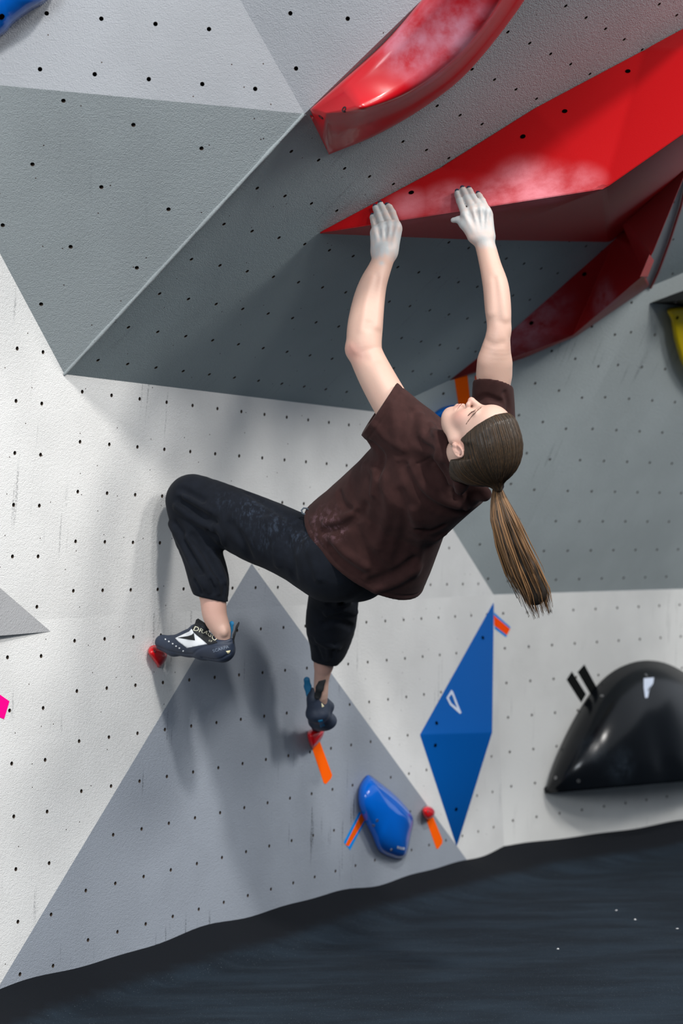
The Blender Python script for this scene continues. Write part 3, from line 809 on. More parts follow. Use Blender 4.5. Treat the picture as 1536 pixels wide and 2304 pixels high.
def mesh_sdf(S, lo, hi, h, B=12):
    """sparse surface nets"""
    lo, hi = np.asarray(lo, float), np.asarray(hi, float)
    nb = np.ceil((hi-lo)/(h*B)).astype(int)+1
    gi = np.stack(np.meshgrid(*[np.arange(n) for n in nb], indexing='ij'), -1).reshape(-1, 3)
    ctr = lo+(gi+.5)*h*B; hd = h*B*.5*math.sqrt(3)*1.08
    vals = np.stack([q.f(ctr) for q in S.pr], 1)
    ops = [q.op for q in S.pr]; uidx = [i for i, o in enumerate(ops) if o == 'u']
    d = S.ev(ctr)
    mk = max(q.k for q in S.pr if q.op == 'u')
    sel = np.abs(d) < hd+mk*.5+.012
    gi, ctr, vals = gi[sel], ctr[sel], vals[sel]
    off = np.stack(np.meshgrid(*[np.arange(B+1)]*3, indexing='ij'), -1).reshape(-1, 3)
    cells, pts, eds = [], [], []
    N = nb*B+2
    co = np.array([(i, j, k) for i in (0, 1) for j in (0, 1) for k in (0, 1)])
    ce = [(a, b) for a in range(8) for b in range(a+1, 8) if np.abs(co[a]-co[b]).sum() == 1]
    for g, c, vv in zip(gi, ctr, vals):
        m = vv[uidx].min()
        wh = []
        for i, q in enumerate(S.pr):
            if q.op == 'u': wh.append(vv[i] < m+2*hd+q.k*1.5)
            elif q.op in 's': wh.append(vv[i] < hd+q.k*2)
            elif q.op == 'i': wh.append(vv[i] > -hd-q.k*2)
            else: wh.append(vv[i] < hd+3*q.k[0])
        ijk = g*B+off
        val = S.ev(lo+ijk*h, wh).reshape(B+1, B+1, B+1)
        ins = val < 0
        if ins.all() or not ins.any(): continue
        cn = np.stack([val[a:a+B, b:b+B, e:e+B] for a, b, e in co], -1)
        ci = cn < 0; act = ci.any(-1) & ~ci.all(-1)
        w = np.argwhere(act)
        if len(w) == 0: continue
        cv = cn[act]; acc = np.zeros((len(w), 3)); cnt = np.zeros(len(w))
        for a, b in ce:
            va, vb = cv[:, a], cv[:, b]; x = (va < 0) != (vb < 0)
            t_ = np.where(x, va/(va-vb+1e-20), 0)
            acc += np.where(x[:, None], co[a]+(co[b]-co[a])*t_[:, None], 0); cnt += x
        G = g*B+w
        pts.append(lo+(G+acc/cnt[:, None])*h); cells.append(G)
        for ax in range(3):
            b = 4 >> ax
            x = (cv[:, 0] < 0) != (cv[:, b] < 0)
            if x.any(): eds.append(np.concatenate([G[x], np.full((x.sum(), 1), ax), (cv[x, 0] < 0)[:, None]], 1))
    G = np.concatenate(cells); V = np.concatenate(pts); E_ = np.concatenate(eds)
    key = lambda g: (g[:, 0]*N[1]+g[:, 1])*N[2]+g[:, 2]
    kk = key(G); order = np.argsort(kk); ks = kk[order]
    F = []
    for ax in range(3):
        e = E_[E_[:, 3] == ax]
        a1, a2 = [(1, 2), (2, 0), (0, 1)][ax]
        q = []
        for da, db in ((0, 0), (-1, 0), (-1, -1), (0, -1)):
            g = e[:, :3].copy(); g[:, a1] += da; g[:, a2] += db
            k_ = key(g); pos_ = np.searchsorted(ks, k_); pos_ = np.clip(pos_, 0, len(ks)-1)
            ok = ks[pos_] == k_; q.append(np.where(ok, order[pos_], -1))
        q = np.stack(q, 1); good = (q >= 0).all(1); q, fl_ = q[good], e[good, 4].astype(bool)
        q[~fl_] = q[~fl_][:, ::-1]
        F.append(q)
    return V, np.concatenate(F)
def relax(V, F, it=2, lam=.5):
    e = np.concatenate([F[:, [0, 1]], F[:, [1, 2]], F[:, [2, 3]], F[:, [3, 0]]]); e = np.concatenate([e, e[:, ::-1]])
    deg = np.bincount(e[:, 0], minlength=len(V))[:, None]+1e-9
    for _ in range(it):
        s = np.stack([np.bincount(e[:, 0], weights=V[e[:, 1], i], minlength=len(V)) for i in range(3)], -1)
        V = V+lam*(s/deg-V)
    return V
def vnormals(V, F):
    n = np.cross(V[F[:, 2]]-V[F[:, 0]], V[F[:, 3]]-V[F[:, 1]]); out = np.zeros_like(V)
    for i in range(4):
        for c in range(3): out[:, c] += np.bincount(F[:, i], weights=n[:, c], minlength=len(V))
    return out/(np.linalg.norm(out, axis=1, keepdims=True)+1e-12)
def vnoise(p, seed=0, octs=((1, 1.),)):
    rs = np.random.RandomState(seed); out = np.zeros(len(p))
    for fr, am in octs:
        for _ in range(5):
            k = rs.normal(size=3); k /= np.linalg.norm(k); out += am/5*np.sin(p @ k*fr*rs.uniform(.7, 1.4)+rs.uniform(0, 6.28))
    return out
def trace_many(S, pts, z0, z1, n=70):
    """first surface points of S met along the survey rays"""
    r = np.array([ray(x, y) for x, y in pts]); zs = np.linspace(z0, z1, n)
    v = S((r[:, None, :]*zs[None, :, None]).reshape(-1, 3)).reshape(len(r), n)
    x = (v[:, :-1] > 0) & (v[:, 1:] <= 0); ok = x.any(1); i = x.argmax(1); k = np.arange(len(r))
    lo = np.where(ok, zs[i], zs[v.argmin(1)]); hi = np.where(ok, zs[np.minimum(i+1, n-1)], lo)
    for _ in range(9):
        m = (lo+hi)/2; s = S(r*m[:, None]) > 0
        lo = np.where(s, m, lo); hi = np.where(s, hi, m)
    return r*((lo+hi)/2)[:, None]
def trace(S, x, y, z0, z1): return trace_many(S, [(x, y)], z0, z1)[0]
def grads(S, p, e=.0015):
    p = np.atleast_2d(p)
    g = np.stack([S(p+d)-S(p-d) for d in np.eye(3)*e], -1); return g/(np.linalg.norm(g, axis=1, keepdims=True)+1e-12)
def grad(S, p, e=.0015): return grads(S, p, e)[0]
def snap(S, p, lift=0., it=3):
    p = np.array(p, float)
    for _ in range(it): p = p-grads(S, p)*S(p)[:, None]
    return p+grads(S, p)*lift
def on_surface(S, pts, z0, z1, lift):
    p = trace_many(S, pts, z0, z1); return p+grads(S, p)*lift
def patch(name, S, poly, z0, z1, mat, parent, lift=.0012, thick=.002, step=4.):
    """a piece laid on the surface S: outline given in the survey, draped and given thickness"""
    poly = [np.array(q, float) for q in poly]
    dense = []
    for a, b in zip(poly, poly[1:]+poly[:1]):
        m = max(1, int(np.linalg.norm(b-a)/step)); dense += [a+(b-a)*i/m for i in range(m)]
    k = len(dense); V2 = [Vector(q) for q in dense]; pp = np.array(dense)
    lo_, hi_ = pp.min(0), pp.max(0)
    def inside(q):
        c = False
        for i in range(k):
            a, b = pp[i], pp[(i+1) % k]
            if (a[1] > q[1]) != (b[1] > q[1]) and q[0] < (b[0]-a[0])*(q[1]-a[1])/(b[1]-a[1])+a[0]: c = not c
        return c
    for x in np.arange(lo_[0]+step/2, hi_[0], step):
        for y in np.arange(lo_[1]+step/2, hi_[1], step):
            q = np.array([x, y])
            if inside(q) and np.min(((pp-q)**2).sum(1)) > (step*.45)**2: V2.append(Vector(q))
    ov, oe, of, vi, ei, fi = delaunay_2d_cdt(V2, [], [list(range(k))], 1, 1e-5)
    base = on_surface(S, [tuple(q) for q in ov], z0, z1, 0)
    nr = grads(S, base)
    n = len(base); V = np.concatenate([base+nr*(lift), base-nr*(thick-lift)])
    F = [list(f) for f in of]
    from collections import Counter
    cnt = Counter()
    for f in F:
        for a, b in zip(f, f[1:]+f[:1]): cnt[(a, b)] += 1
    side = [(b, a, n+a, n+b) for (a, b) in cnt if (b, a) not in cnt]
    F2 = F+[[n+i for i in f[::-1]] for f in F]+side
    ob = mesh_obj(name, V, F2, mat, parent, smooth=True)
    return ob
def sdf_obj(name, S, lo, hi, h, mat, parent, it=2, disp=None, colfn=None):
    V, F = mesh_sdf(S, lo, hi, h); V = relax(V, F, it)
    N_ = vnormals(V, F)
    if disp is not None: V = V+N_*disp(V, N_)[:, None]
    ob = mesh_obj(name, V, F, mat, parent, smooth=True, col=None if colfn is None else colfn(V, N_))
    return ob
def ppx(p):
    p = np.atleast_2d(p); return p[:, 0]/p[:, 2]*FPX+CX, p[:, 1]/p[:, 2]*FPX+CY
def tubes(paths, radii, cols, K=5):
    """many tapered strands as one mesh: paths (n,m,3), radii (n,m), cols (n,3)"""
    V, F, C = [], [], []
    for pa_, ra_, co_ in zip(paths, radii, cols):
        b = len(V); m = len(pa_)
        for i in range(m):
            d_ = pa_[min(i+1, m-1)]-pa_[max(i-1, 0)]; d_ = d_/(np.linalg.norm(d_)+1e-12)
            a_ = np.cross(d_, [.31, .2, .93]); a_ /= np.linalg.norm(a_)+1e-12; b_ = np.cross(d_, a_)
            for k in range(K):
                V.append(pa_[i]+ra_[i]*(a_*math.cos(6.28318*k/K)+b_*math.sin(6.28318*k/K))); C.append(co_)
        for i in range(m-1):
            for k in range(K): F.append((b+i*K+k, b+i*K+(k+1) % K, b+(i+1)*K+(k+1) % K, b+(i+1)*K+k))
        F.append([b+k for k in range(K)][::-1]); F.append([b+(m-1)*K+k for k in range(K)])
    return np.array(V), F, np.array(C)

# ================================================================ THE CLIMBER
def S4(x, y, Z, rp): return (P(x, y, Z), rp*Z/FPX)
# head frame: u to the crown, f out of the face, l to her left (towards the lens)
HR_ = np.array([[.819, .003, -.574], [.073, -.993, .098], [-.569, -.122, -.813]])
uu, _, vv_ = np.linalg.svd(HR_); HR_ = uu @ vv_
HC = P(1067, 994, 4.92)
HA = HR_.T                                   # rows: u, f, l axes
def hp(u, f_, l): return HC+HR_ @ np.array([u, f_, l], float)
def hloc(p): return (p-HC) @ HR_
body = SDF()
# ---- torso and neck (mostly under the clothes)
body.chain([S4(775, 1262, 5.43, 70), S4(895, 1140, 5.28, 78), S4(975, 1065, 5.18, 82), S4(1000, 1035, 5.13, 60)], .05)
body.seg(P(1012, 1045, 5.15), hp(-.04, -.034, 0), .050, .045, .03)
body.seg(P(985, 1040, 5.14), P(925, 985, 5.13), .075, .06, .04)
body.seg(P(1010, 1030, 5.2), P(1108, 960, 5.31), .07, .058, .04)
# ---- legs (inside the trousers) and bare ankles
body.chain([S4(745, 1258, 5.43, 60), S4(440, 1128, 5.63, 40), S4(470, 1300, 5.56, 30), S4(478, 1330, 5.545, 30)], .012)
body.add(f_spline([S4(478, 1325, 5.545, 30), S4(480, 1358, 5.535, 29), S4(483, 1384, 5.53, 27.5), S4(491, 1404, 5.525, 24.5), S4(499, 1420, 5.52, 20.5), S4(502, 1438, 5.52, 16)], 4), .012)
body.ell(P(504, 1422, 5.495), np.eye(3), (.010, .013, .010), .012)
body.chain([S4(790, 1270, 5.5, 60), S4(752, 1300, 5.93, 42), S4(738, 1440, 6.1, 34), S4(730, 1475, 6.13, 24), S4(728, 1495, 6.15, 21)], .012)
body.add(f_spline([S4(730, 1475, 6.13, 23), S4(728, 1497, 6.15, 21), S4(723, 1530, 6.18, 17), S4(721, 1565, 6.2, 16.5), S4(718, 1595, 6.25, 15)], 4), .01)
# ---- arms
LA = [S4(925, 985, 5.13, 46), S4(890, 925, 5.14, 43), S4(852, 858, 5.17, 41), S4(826, 805, 5.195, 38.5), S4(819, 778, 5.2, 39.5), S4(821, 735, 5.215, 40), S4(829, 680, 5.235, 36), S4(839, 640, 5.25, 31), S4(853, 606, 5.265, 26), S4(861, 585, 5.27, 24.5), S4(864, 568, 5.275, 25)]
RA = [S4(1108, 960, 5.31, 40), S4(1111, 905, 5.28, 36), S4(1111, 850, 5.25, 36.5), S4(1114, 800, 5.225, 35), S4(1119, 763, 5.21, 28.5), S4(1122, 733, 5.21, 27), S4(1120, 695, 5.215, 29.5), S4(1115, 645, 5.23, 29), S4(1103, 598, 5.25, 24.5), S4(1094, 562, 5.265, 23), S4(1089, 545, 5.27, 22.5)]
for ch in (LA, RA):
    body.add(f_spline(ch, 5), .012)
body.ell(P(795, 787, 5.2), np.eye(3), (.021, .022, .024), .022)             # left elbow point
body.seg(P(847, 615, 5.241), P(828, 720, 5.179), .007, .010, .010)          # forearm tendons
body.seg(P(832, 650, 5.243), P(806, 735, 5.205), .010, .016, .014)
body.seg(P(855, 640, 5.235), P(843, 735, 5.19), .008, .014, .014)
body.seg(P(1122, 640, 5.215), P(1133, 715, 5.195), .009, .013, .014)
body.seg(P(1108, 640, 5.212), P(1108, 705, 5.195), .009, .012, .014)
body.ell(P(1138, 742, 5.205), np.eye(3), (.010, .018, .014), .016)
body.seg(P(1096, 815, 5.22), P(1096, 840, 5.24), .022, .024, .03)         # biceps
body.seg(P(1128, 820, 5.235), P(1128, 842, 5.25), .022, .022, .03)

arm_s = SDF(); arm_s.pr = list(body.pr)
for pts, w, a in [([(848, 622), (838, 675), (829, 738)], .007, -.0045), ([(838, 625), (823, 680), (812, 742)], .007, .003), ([(858, 628), (850, 680), (845, 735)], .007, .003),
                  ([(1112, 625), (1118, 675), (1121, 722)], .007, -.004), ([(1122, 625), (1131, 675), (1136, 718)], .007, .003), ([(1096, 768), (1112, 776), (1130, 772)], .007, -.004),
                  ([(812, 800), (832, 812), (850, 808)], .008, -.003), ([(790, 778), (800, 792), (812, 798)], .006, .003), ([(1092, 800), (1094, 840)], .012, .003), ([(850, 850), (868, 885)], .014, .003)]:
    q = curve(pts, 4) if len(pts) > 2 else np.array(pts, float)
    body.fold(list(trace_many(arm_s, [tuple(b) for b in q], 5.0, 5.4)), w*1.5, a*.62)
# ---- hands: back of the hand to the lens, fingers over the edge of the red volume
def grip(x, y, h): return hit(TF, x, y, h)
def under(x, y, h): return hit(LF, x, y, h)
FR = dict()
def hand(wrist, mcp, pip, dip, tip, rad, mz, edge):
    """metacarpals blended into a palm, then four separate fingers laid on the gripping face"""
    cw = wrist
    for (x, y), r in zip(mcp, rad):
        t_ = (x-cw[0])/60.
        body.seg(P(cw[0]+t_*34, cw[1]-6, cw[2]), P(x, y+3, mz+.007), .0160, r*.94, .016)
        body.ell(P(x, y, mz-.001), np.eye(3), (r*.90, r*1.0, r*.92), .010)      # knuckle
        body.seg(P(cw[0]+t_*30, cw[1]-16, cw[2]-.0135), P(x, y+4, mz-r*.86), .0035, .0040, .006)      # tendon
    for (a, r), (b, r2) in zip(list(zip(mcp, rad))[:-1], list(zip(mcp, rad))[1:]): body.seg(P(a[0], a[1]-5, mz+.010), P(b[0], b[1]-5, mz+.010), r*.8, r2*.8, .008)
    for e0, e1, r0, r1 in edge: body.seg(e0, e1, r0, r1, .016)
    for (a, b, c, d_, r) in zip(mcp, pip, dip, tip, rad):
        pa = P(a[0], a[1], mz); pb = grip(b[0], b[1], r*1.05+.010); pc = grip(c[0], c[1], r*.92); pd = grip(d_[0], d_[1], r*.86)
        body.seg(pa, pb, r*1.0, r*.96, .0035)
        body.seg(pb, pc, r*.98, r*.88, .003)
        body.seg(pc, pd, r*.90, r*.84, .003)
        FR.setdefault('tips', []).append((pc, pd, r))
mzL = 5.285
hand((863, 578, 5.275), [(844, 518), (860, 512), (877, 508), (893, 508)],
     [(840.5, 499), (852, 485), (865, 481), (882.5, 479)], [(838, 490), (846, 471), (858, 466), (876, 467)], [(838, 486.5), (844, 466.5), (855.5, 459.5), (871.5, 463.5)],
     [.0102, .0114, .0118, .0115], mzL,
     [(P(848, 566, 5.28), P(842, 526, 5.295), .017, .0115), (P(880, 562, 5.28), P(893, 518, 5.29), .017, .013)])
body.seg(P(884, 560, 5.30), P(893, 528, 5.325), .015, .012, .012)
body.seg(P(893, 528, 5.325), under(885, 510, .011), .0115, .010, .006)
mzR = 5.27
hand((1088, 540, 5.265), [(1045, 481), (1065, 473), (1081, 470), (1096.5, 475)],
     [(1034, 452), (1049, 445), (1063, 443), (1085, 452)], [(1029.5, 439), (1042, 431), (1057, 431), (1079, 442)], [(1028.5, 433), (1040.5, 425.5), (1055, 426.5), (1075.5, 437)],
     [.0114, .0118, .0114, .0102], mzR,
     [(P(1075, 532, 5.27), P(1050, 492, 5.28), .017, .014), (P(1101, 530, 5.27), P(1099, 486, 5.28), .016, .012)])
body.seg(P(1066, 524, 5.27), P(1044, 505, 5.278), .017, .0145, .016)        # right thumb
body.seg(P(1044, 505, 5.278), P(1031, 494, 5.285), .0135, .0105, .006)
body.seg(P(1031, 494, 5.285), P(1019, 495.5, 5.29), .0100, .0080, .003)

# ---- head
HEAD0 = len(body.pr)
body.ell(hp(.045, -.012, 0), HA, (.088, .098, .0745), .012)
body.ell(hp(.03, .035, 0), HA, (.070, .060, .062), .02)
body.ell(hp(.056, .046, 0), HA, (.050, .0575, .058), .02)                     # forehead
body.ell(hp(-.030, .045, 0), HA, (.070, .048, .052), .02)
for s in (1, -1):
    body.seg(hp(-.035, .008, .050*s), hp(-.074, .066, .022*s), .017, .015, .02)
    body.ell(hp(-.014, .064, .036*s), HA, (.026, .021, .021), .02)          # cheek
    body.ell(hp(.031, .083, .026*s), HA, (.009, .012, .027), .012)          # brow
body.ell(hp(-.080, .074, 0), HA, (.017, .018, .020), .016)                   # chin
body.ell(hp(-.058, .078, 0), HA, (.022, .017, .026), .012)                   # mouth mound
for s in (1, -1):
    body.sub(f_ell(hp(.013, .098, .036*s), HA, (.0115, .014, .017)), .010)  # eye sockets
    body.ell(hp(.0125, .0735, .032*s), HA, (.0115, .0125, .0145), .004)     # lids over the eyeballs
body.seg(hp(.022, .094, 0), hp(-.010, .113, 0), .0078, .0088, .010)          # nose
body.ell(hp(-.0125, .1140, 0), HA, (.0085, .0085, .0085), .006)
for s in (1, -1): body.ell(hp(-.0155, .102, .0105*s), HA, (.0072, .009, .0068), .006)
for s in (1, -1): body.sub(f_ell(hp(-.0225, .104, .0062*s), HA, (.004, .005, .0035)), .003)
body.seg(hp(-.0425, .098, .008), hp(-.0425, .098, -.008), .0050, .0050, .008)
for s in (1, -1):
    body.seg(hp(-.0425, .0985, 0.006*s), hp(-.0475, .087, .023*s), .0050, .0028, .006)
    body.seg(hp(-.0560, .0965, 0), hp(-.0495, .087, .022*s), .0058, .0028, .006)
body.sub(f_poly([hp(-.0488, .0885, .026), hp(-.0487, .0990, .010), hp(-.0487, .1005, 0), hp(-.0487, .0990, -.010), hp(-.0488, .0885, -.026)]), .0026)
# ears, leaning back along the jaw line
EU, EF = np.array([.79, -.61]), np.array([.61, .79])
for s in (1, -1):
    ep = lambda a, b, l: hp(-.010+EU[0]*a+EF[0]*b, -.019+EU[1]*a+EF[1]*b, l*s)
    EA = np.array([HR_ @ np.array([EU[0], EU[1], 0]), HR_ @ np.array([EF[0], EF[1], 0]), HA[2]])
    body.ell(ep(0, 0, .066), EA, (.0205, .0125, .008), .006)
    ring = [ep(.002+.0205*math.cos(th), -.0125*math.sin(th), .0735+.003*math.cos(th)) for th in np.linspace(-2.1, 2.6, 13)]
    for a, b in zip(ring[:-1], ring[1:]): body.seg(a, b, .0034, .0034, .002)
    body.seg(ep(.010, -.003, .073), ep(-.006, -.005, .073), .0028, .0028, .004)
    body.ell(ep(-.019, .003, .070), EA, (.007, .006, .005), .005)
    body.sub(f_ell(ep(-.002, .002, .0765), EA, (.0075, .0050, .006)), .003)
SKIN = np.array(srgb(198, 164, 147)[:3]); PINK = np.array(srgb(200, 134, 122)[:3]); CHK = np.array(srgb(170, 173, 173)[:3]); LIP = np.array(srgb(196, 126, 118)[:3])
def body_col(V, N_):
    c = np.tile(SKIN, (len(V), 1)); x, y = ppx(V)
    def blend(w, col):
        w = np.clip(w, 0, 1)[:, None]; c[:] = c*(1-w)+col*w
    g = lambda p, r: np.exp(-((V-p)**2).sum(1)/r**2)
    n1 = vnoise(V, 1, ((60, 1.), (160, .7), (420, .5)))
    blend(.05+.05*n1, PINK)
    blend(.75*g(P(795, 787, 5.18), .022)+.35*g(P(805, 800, 5.16), .03), PINK)
    blend(.40*g(hp(-.018, .075, .048), .026)+.40*g(hp(-.014, .112, 0), .014)+.35*g(hp(.0, -.005, .08), .03), PINK)
    L_ = hloc(V)
    lip = np.exp(-((L_[:, 0]+.0485)/.0085)**2)*np.exp(-(L_[:, 2]/.021)**4)*(L_[:, 1] > .084)
    blend(.6*lip, LIP)
    blend(.30*g(P(478, 1360, 5.5), .06)+.30*g(P(727, 1500, 6.12), .06), PINK)
    # chalk on both hands, ragged at the wrists
    left = 1/(1+np.exp(-(578+10*n1-y)/3.5)); left = left*(x < 960)*(y < 640)
    rgt_ = 1/(1+np.exp(-(549+9*n1+.22*(x-1085)-y)/3.5))*(x > 960)*(y < 620)
    n2 = vnoise(V, 5, ((120, 1.), (300, .8)))
    blend((left+rgt_)*np.clip(.80+.35*n2, .30, .98), CHK)
    blend(.8*np.exp(-(((x-858)/6)**2+((y-592)/5)**2))*(V[:, 2] < 5.25), CHK)
    return c
t = NT('skin')
at = t.new('ShaderNodeVertexColor', layer_name='Col')
pos = t.pos()
t.bump(t.math('ADD', t.noise(pos, 900, 2), t.math('MULTIPLY', t.noise(pos, 180, 3), 1.5)), .18, .0010)
t.p.inputs['Subsurface Weight'].default_value = .12; t.p.inputs['Subsurface Radius'].default_value = (.9, .4, .25); t.p.inputs['Subsurface Scale'].default_value = .006
M_skin = t.set(Base_Color=at.outputs['Color'], Roughness=.52)
person = empty('person', wd1(P(760, 1250, 5.42))); tag(person, 'climber in brown t-shirt and black trousers hanging from the red volume by both hands', 'person')
allp = np.array([P(780, 440, 5.0), P(1190, 440, 5.0), P(330, 1500, 5.4), P(330, 1640, 6.45), P(1190, 1640, 6.45), P(1180, 900, 4.7), P(900, 430, 5.55), P(1110, 410, 5.55)])
lo_, hi_ = allp.min(0)-.02, allp.max(0)+.02
body_ob = sdf_obj('body', body, lo_, hi_, .0030, M_skin, person, it=1, colfn=body_col)

head_s = SDF(); head_s.pr = body.pr[HEAD0:]
# ---- nails
M_nail = plain('dark_blue_nail_polish', (38, 44, 66), .3)
for k, (pc, pd, r) in enumerate(FR['tips']):
    d_ = (pd-pc)/np.linalg.norm(pd-pc); nrm = TF[0]; s_ = np.cross(d_, nrm); s_ /= np.linalg.norm(s_); nn = np.cross(s_, d_)
    if nn @ TF[0] < 0: nn = -nn
    V, F = [], []
    for i in range(6):
        for j in range(5):
            a_ = (i/5-.5)*1.3; l_ = (j/4)*r*.95-r*.30
            taper = 1-.25*(j/4)**3
            V.append(pd+d_*l_*.9+(nn*math.cos(a_)+s_*math.sin(a_)*taper)*(r*.84+.0010)-nn*max(0, l_)**2*22)
    for i in range(5):
        for j in range(4): F.append((i*5+j, i*5+j+1, (i+1)*5+j+1, (i+1)*5+j))
    nb_ = len(V); V += [np.array(q)-nn*.0012 for q in V]; F += [tuple(nb_+i for i in f[::-1]) for f in F]
    mesh_obj('fingernail', V, F, M_nail, person, smooth=True)
# ---- eye, lashes, brow
M_eye = plain('eye_white', (215, 210, 205), .15); M_iris = plain('iris_brown', (40, 30, 26), .1)
M_brow = plain('brow_hair', (118, 92, 78), .9)
for s in (1, -1):
    V, F = [], []
    c_ = hp(.0125, .0750, .032*s); r_ = .0118
    for i in range(9):
        for j in range(16):
            th, ph = math.pi*i/8, 2*math.pi*j/16
            V.append(c_+HR_ @ np.array([math.sin(th)*math.cos(ph), math.cos(th), math.sin(th)*math.sin(ph)])*r_)
    for i in range(8):
        for j in range(16): F.append((i*16+j, i*16+(j+1) % 16, (i+1)*16+(j+1) % 16, (i+1)*16+j))
    mesh_obj('eye', V, F, [M_eye, M_iris], person, smooth=True, midx=[1 if i < 2 else 0 for i in range(8) for j in range(16)])
rs = np.random.RandomState(2)
lpx = curve([(1052.5, 936), (1057, 931.5), (1062.5, 927.5), (1069, 924)], 6)
lb = on_surface(head_s, [tuple(q) for q in lpx], 4.6, 5.1, .0004)
V, F, C = tubes([lb], [np.interp(np.linspace(0, 1, len(lb)), [0, .2, .8, 1], [.0004, .0013, .0012, .0004])], [(0, 0, 0)], 5)
mesh_obj('eyelid_line', V, F, plain('lid_dark', (58, 38, 34), .7), person)
lash, rad_ = [], []
for q in lb[::1]:
    e_ = q+HR_ @ np.array([.0030, .0030, .0025]); lash.append(np.array([q, (q+e_)/2+HR_ @ np.array([-.0008, .001, 0]), e_])); rad_.append([.0005, .0004, .00015])
V, F, C = tubes(lash, rad_, [(0, 0, 0)]*len(lash), 4)
mesh_obj('eyelashes', V, F, M_brow, person)
mp = on_surface(head_s, [tuple(q) for q in curve([(1038.5, 908.5), (1034, 913), (1030, 918.5), (1026.5, 924.5)], 5)], 4.6, 5.1, .0001)
V, F, C = tubes([mp], [np.interp(np.linspace(0, 1, len(mp)), [0, .5, 1], [.0009, .0007, .0003])], [(0, 0, 0)], 4)
mesh_obj('mouth_line', V, F, plain('mouth_shadow', (118, 66, 60), .8), person)
bpx = curve([(1048.5, 954), (1056, 943.5), (1066, 931.5), (1077, 920.5), (1088, 913.5)], 12)
brow, rad_ = [], []
for k in range(150):
    i = rs.randint(0, len(bpx)-4); a_ = bpx[i]+rs.normal(size=2)*np.array([1.0, 1.0])*(.6 if i > 8 else .4); b_ = bpx[min(i+rs.randint(-5, 0), len(bpx)-1)] if i > 5 else bpx[0]
    b_ = b_+rs.normal(size=2)*.45
    brow.append((a_, (a_+b_)/2, b_))
bp = on_surface(head_s, [tuple(q) for t3 in brow for q in t3], 4.6, 5.1, .0004).reshape(-1, 3, 3)
brow = [b for b in bp if np.linalg.norm(b[0]-b[2]) < .03]
V, F, C = tubes(brow, [[.0003, .0004, .0002]]*len(brow), [(0, 0, 0)]*len(brow), 4)
mesh_obj('eyebrow', V, F, M_brow, person)
q = on_surface(head_s, [(1016, 1004)], 4.6, 5.1, .0012)[0]
V = [q+np.array(d)*.0019 for d in ((1, 0, 0), (-1, 0, 0), (0, 1, 0), (0, -1, 0), (0, 0, 1), (0, 0, -1))]
mesh_obj('ear_stud', V, [(0, 2, 4), (2, 1, 4), (1, 3, 4), (3, 0, 4), (2, 0, 5), (1, 2, 5), (3, 1, 5), (0, 3, 5)], M_steel, person, smooth=True)

# ---- hair
HL_F = [-.12, -.09, -.06, -.048, -.040, -.03, -.015, .0, .008, .014, .022, .031, .05, .065, .081, .084, .1]
HL_U = [-.060, -.055, -.048, -.044, .000, .009, .011, .005, -.010, -.006, .006, .017, .041, .063, .085, .094, .13]
def hairline(f_): return np.interp(f_, HL_F, HL_U)
capf = f_ell(hp(.045, -.012, 0), HA, (.088, .098, .0745)); capb = f_ell(hp(.03, .035, 0), HA, (.070, .060, .062)); capq = f_ell(hp(.056, .046, 0), HA, (.050, .0575, .058)); capn = f_seg(hp(-.01, -.048, 0), hp(-.06, -.060, 0), .062, .052)
def f_hair(p):
    L_ = hloc(p); d = smin(smin(smin(capf(p), capb(p), .02), capq(p), .02), capn(p), .03); e = L_[:, 0]-hairline(L_[:, 1])
    thick = .0008+np.clip(e*.18, 0, .0085)
    # combed grooves radiating from the hair tie
    w = L_-np.array([.078, -.118, 0]); ang = np.arctan2(w[:, 2], w[:, 0]*.957+w[:, 1]*.29)
    thick = thick+(.0007*np.sin(ang*46)+.0006*np.sin(ang*97+1.3*np.sin(ang*9)))*np.clip(e*25, 0, 1)
    return np.maximum(d-thick, -e*.8)
hair = SDF(); hair.add(f_hair, .0)
hair.seg(hp(.060, -.095, 0), hp(.078, -.124, 0), .022, .012, .015)
t = NT('brown_hair')
at = t.new('ShaderNodeVertexColor', layer_name='Col')
t.p.inputs['Anisotropic'].default_value = .6
M_hair = t.set(Base_Color=at.outputs['Color'], Roughness=.42, Specular_IOR_Level=.25)
H1c, H2c, H3c = np.array(srgb(40, 34, 28)[:3]), np.array(srgb(66, 55, 44)[:3]), np.array(srgb(150, 112, 76)[:3])
def hair_col(V, N_):
    L_ = hloc(V); w = L_-np.array([.078, -.118, 0]); ang = np.arctan2(w[:, 2], w[:, 0]*.957+w[:, 1]*.29)
    s = .5+.35*np.sin(ang*61+2*np.sin(ang*13))+.25*np.sin(ang*137)
    return H1c+(H2c-H1c)*np.clip(s, 0, 1)[:, None]
bb = np.array([hp(a, b, c) for a in (-.12, .16) for b in (-.15, .12) for c in (-.1, .1)])
hair_ob = sdf_obj('hair', hair, bb.min(0), bb.max(0), .0024, M_hair, person, it=1, colfn=hair_col)
